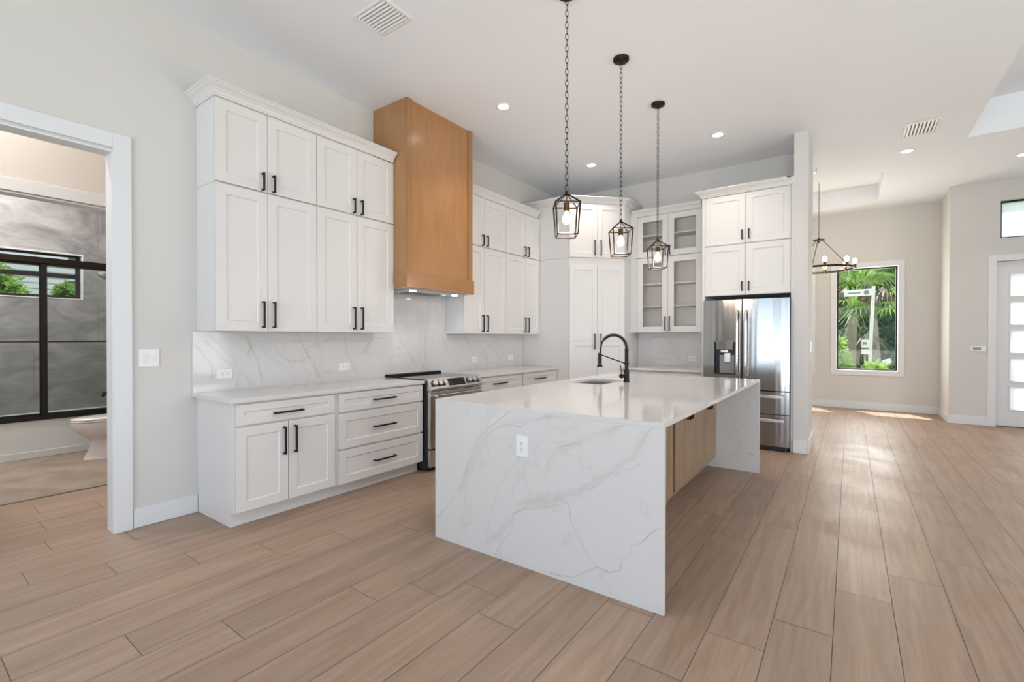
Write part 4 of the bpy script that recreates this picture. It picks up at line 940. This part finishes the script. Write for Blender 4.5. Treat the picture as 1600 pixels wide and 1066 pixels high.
    MB().tube([(0, 0, 0), (0, -.12, .02), (0, -.20, -.02)], .011, 10).build('shower_arm', 'greyplastic', k); MB().tube([(0, -.19, -.005), (0, -.215, -.035), (0, -.235, -.06)], .02, 16, rs=[.018, .05, .055]).build('spray_face', 'greyplastic', k)
    light('bath_lamp', 'AREA', (-2.5, .3, 3.4), 48, (1, .95, .93), shape='DISK', size=.5)
    light('shower_lamp', 'AREA', (-3.3, .7, 3.5), 32, (1, .95, .93), shape='DISK', size=.5)
    light('hall_fill', 'AREA', (-.75, .3, 3.6), 22, (1, .93, .86), shape='DISK', size=.4)  # unseen light without a fixture, added to brighten the hall
bathroom()
# ------------------------------------------------------------------ outdoors
structure(MB().box(-40, 45, -30, 60, -.30, -.20).build('ground', 'grass'))
def leaf_cloud(name, c, rad, n, size, m, parent, seed, droop=0):
    rng = random.Random(seed); vs = []; fs = []
    for _ in range(n):
        while True:
            p = Vector((rng.uniform(-1, 1), rng.uniform(-1, 1), rng.uniform(-1, 1)))
            if .25 < p.length < 1: break
        p = Vector((p.x*rad[0], p.y*rad[1], p.z*rad[2]))+Vector(c)
        d = Vector((rng.gauss(0, 1), rng.gauss(0, 1), rng.gauss(0, .6)-droop)).normalized(); s = d.orthogonal().normalized(); s.rotate(Matrix.Rotation(rng.random()*6.28, 3, d))
        L = size*rng.uniform(.6, 1.3); w = L*.22; k = len(vs); nn = d.cross(s)*L*.08
        vs += [p, p+d*L*.45+s*w+nn, p+d*L, p+d*L*.45-s*w+nn]; fs += [(k, k+1, k+2), (k, k+2, k+3)]
    return MB().add(vs, fs).build(name, m, parent)
def tree(name, x, y, h, rad, n, size, m, bark, label, seed, group):
    r = empty(name, (x, y, -.2), 0, label, 'tree' if 'bush' not in name else 'bush', group)
    if h > .8: MB().tube([(0, 0, 0), (.05, .03, h*.5), (-.03, .02, h)], .1, 8, rs=[.14, .10, .06]).build('trunk', bark, r)
    leaf_cloud('foliage', (0, 0, h), rad, n, size, m, r, seed); return r
def palm(x, y, h, label, seed, crown='fan', m='leaf', lean=(0, 0)):
    rng = random.Random(seed); r = empty('palm_tree', (x, y, -.2), 0, label, 'palm tree', 'palms outside the dining window')
    MB().tube([(0, 0, 0), (lean[0]*.4, lean[1]*.4, h*.5), (lean[0], lean[1], h)], .12, 10, rs=[.16, .12, .11]).build('trunk', 'bark', r)
    def fronds(nm, mt, nf, dz0, dz1, L):
        vs, fs = [], []
        for k in range(nf):
            a = rng.random()*6.28; el = rng.uniform(dz0, dz1); d = Vector((math.cos(a)*math.cos(el), math.sin(a)*math.cos(el), math.sin(el)))
            side = d.cross(Vector((0, 0, 1))).normalized(); st = Vector((lean[0], lean[1], h)); tip = st+d*L*.55
            for q in range(18):
                e = R(-75+150*q/17); dd = (d*math.cos(e)+side*math.sin(e)); dd = (dd+Vector((0, 0, -.25))).normalized(); l = L*.55*rng.uniform(.8, 1.1); w = .022
                s2 = dd.cross(Vector((0, 0, 1))).normalized()*w; b = len(vs)
                vs += [tip-s2*.3, tip+dd*l*.5+s2, tip+dd*l+Vector((0, 0, -.18*l)), tip+dd*l*.5-s2, tip+s2*.3]; fs += [(b, b+3, b+1, b+4), (b+3, b+2, b+1)]
            b = len(vs); s3 = side*.015; vs += [st-s3, st+s3, tip+s3, tip-s3]; fs.append((b, b+1, b+2, b+3))
        MB().add(vs, fs).build(nm, mt, r)
    fronds('green_fronds', m, 22, R(-20), R(75), 1.7); fronds('dry_fronds', 'leafdry', 12, R(-80), R(-30), 1.5)
palm(4.02, 16.4, 2.35, 'grey-trunked cabbage palm left of the sign post outside', 5, lean=(.05, 0))
palm(4.78, 20.6, 3.9, 'taller brown-trunked palm right of the sign post, its fronds over the window top', 9, lean=(-.25, 0))
TG = 'trees beyond the dining window'
for i, (x, y, h, rd, n, m, l) in enumerate([
        (4.6, 26.0, 3.6, (2.3, 1.5, 3.5), 6500, 'leafdark', 'dark green tree filling the dining window view behind the palms'), (-.4, 23.5, 3.3, (2.2, 1.5, 3.2), 3500, 'leaf', 'mid-green tree far left beyond the dining room'),
        (9.4, 23.5, 3.6, (2.2, 1.5, 3.4), 3500, 'leaf', 'mid-green tree far right beyond the entry'), (1.8, 30.0, 4.4, (2.3, 1.6, 4.2), 5000, 'leafdark', 'tall dark tree at the back, left of the dining window view'),
        (7.0, 30.0, 4.6, (2.3, 1.6, 4.3), 5000, 'leaf', 'tall mid-green tree at the back, right of the dining window view'), (4.4, 34.5, 5.6, (3.0, 1.6, 5.3), 5000, 'leafdark', 'tallest dark tree at the very back of the yard')]):
    tree('leafy_tree', x, y, h, rd, n*2, .24, m, 'barkdark', l, 40+i, TG)
for i, (x, y, z, rd, n, m, l) in enumerate([
        (3.58, 13.2, .85, (.40, .4, .75), 2200, 'leaflime', 'bright lime bush at the lower left of the dining window'), (4.46, 13.3, .50, (.20, .3, .45), 1200, 'leaflime', 'lime bush in front of the sign post'),
        (2.2, 14.2, .7, (.6, .5, .8), 1000, 'leaflime', 'lime bush left of the dining window view'), (5.3, 14.0, .45, (.3, .25, .5), 900, 'leaf', 'low green bush behind the white rider sign')]):
    tree('garden_bush', x, y, z, rd, n, .20, m, 'barkdark', l, 70+i, 'bushes outside the dining window')
h_ = empty('garden_hedge', (4.6, 23.6, -.2), 0, 'long dark hedge at the back of the yard behind the palms', 'hedge')
leaf_cloud('foliage', (0, 0, 1.0), (2.2, .4, 1.0), 5000, .2, 'leafdark', h_, 123)
def sign():
    r = empty('sign_post', (4.38, 14.6, -.2), R(-8), 'white estate-agent sign post with hanging arm banner outside the dining window', 'sign')
    MB().tube([(0.0, 0, 0), (.05, 0, 1.5), (.10, 0, 2.80)], .036, 4).build('post', 'signpost', r)
    MB().box(-.52, .09, -.03, .03, 2.57, 2.73).build('arm_board', 'signpost', r, bevel=.005)
    MB().box(-.66, -.50, -.034, .034, 2.55, 2.68).build('arm_end', 'leafdry', r)
    MB().box(-.42, -.16, -.033, -.030, 2.635, 2.665).build('lettering', 'signdark', r); MB().lathe([(.055, .030), (.055, .034)], (-.04, 0, 2.65), 20, axis='y').build('logo_disc', 'signdark', r)
    b = empty('info_box', (4.31, 14.3, -.2), R(-8), 'small white flyer box on a stake beside the sign post', 'box')
    MB().box(-.075, .075, -.02, .02, 1.28, 1.48).box(-.08, .08, -.03, .03, 1.12, 1.24).build('box_panel', 'signpost', b); MB().box(-.02, .02, -.015, .015, 0, 1.12).build('stake', 'barkdark', b)
    MB().box(-.05, .04, -.022, -.020, 1.36, 1.42).build('print', 'signdark', b)
    c = empty('tilted_yard_sign', (4.71, 14.0, .77), 0, 'small white yard sign standing tilted on the grass', 'sign')
    o = MB().box(-.085, .085, -.01, .01, -.055, .055).build('panel', 'signpost', c); o.rotation_euler = (0, R(-22), 0)
    MB().box(-.012, .012, -.008, .008, -.97, -.03).build('stake', 'barkdark', c)
sign()
def neighbour():
    r = empty('neighbour_house', (-11.0, .5, -.2), 0, 'pale lap-sided neighbouring house seen through the bathroom window', 'house')
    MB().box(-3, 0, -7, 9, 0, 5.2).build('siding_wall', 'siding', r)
    for y, z in ((2.33, 2.70), (2.33, 3.28), (.15, 2.3)):
        f = MB().box(.0, .04, y-.03, y+.24, z-.03, z+.19).build('window_frame', 'siding_trim', r); MB().box(.04, .05, y, y+.21, z, z+.16).build('pane', 'darkpane', f)
    MB().box(.0, .06, -3, -.2, 3.55, 3.9).build('dark_vent_band', 'darkpane', r)
    for i, (x, y, z, rd, l) in enumerate([(-8.3, 1.12, 2.0, (.5, .66, .95), 'large leafy green bush outside the bathroom window'), (-8.3, 2.30, 1.85, (.3, .24, .72), 'smaller green bush at the right of the bathroom window'), (-8.4, -.9, 1.9, (.5, .9, .9), 'green bush left of the bathroom window view')]):
        tree('leafy_bush', x, y, z, rd, 7000, .13, 'leaf', 'barkdark', l, 90+i, 'bushes outside the bathroom window')
neighbour()
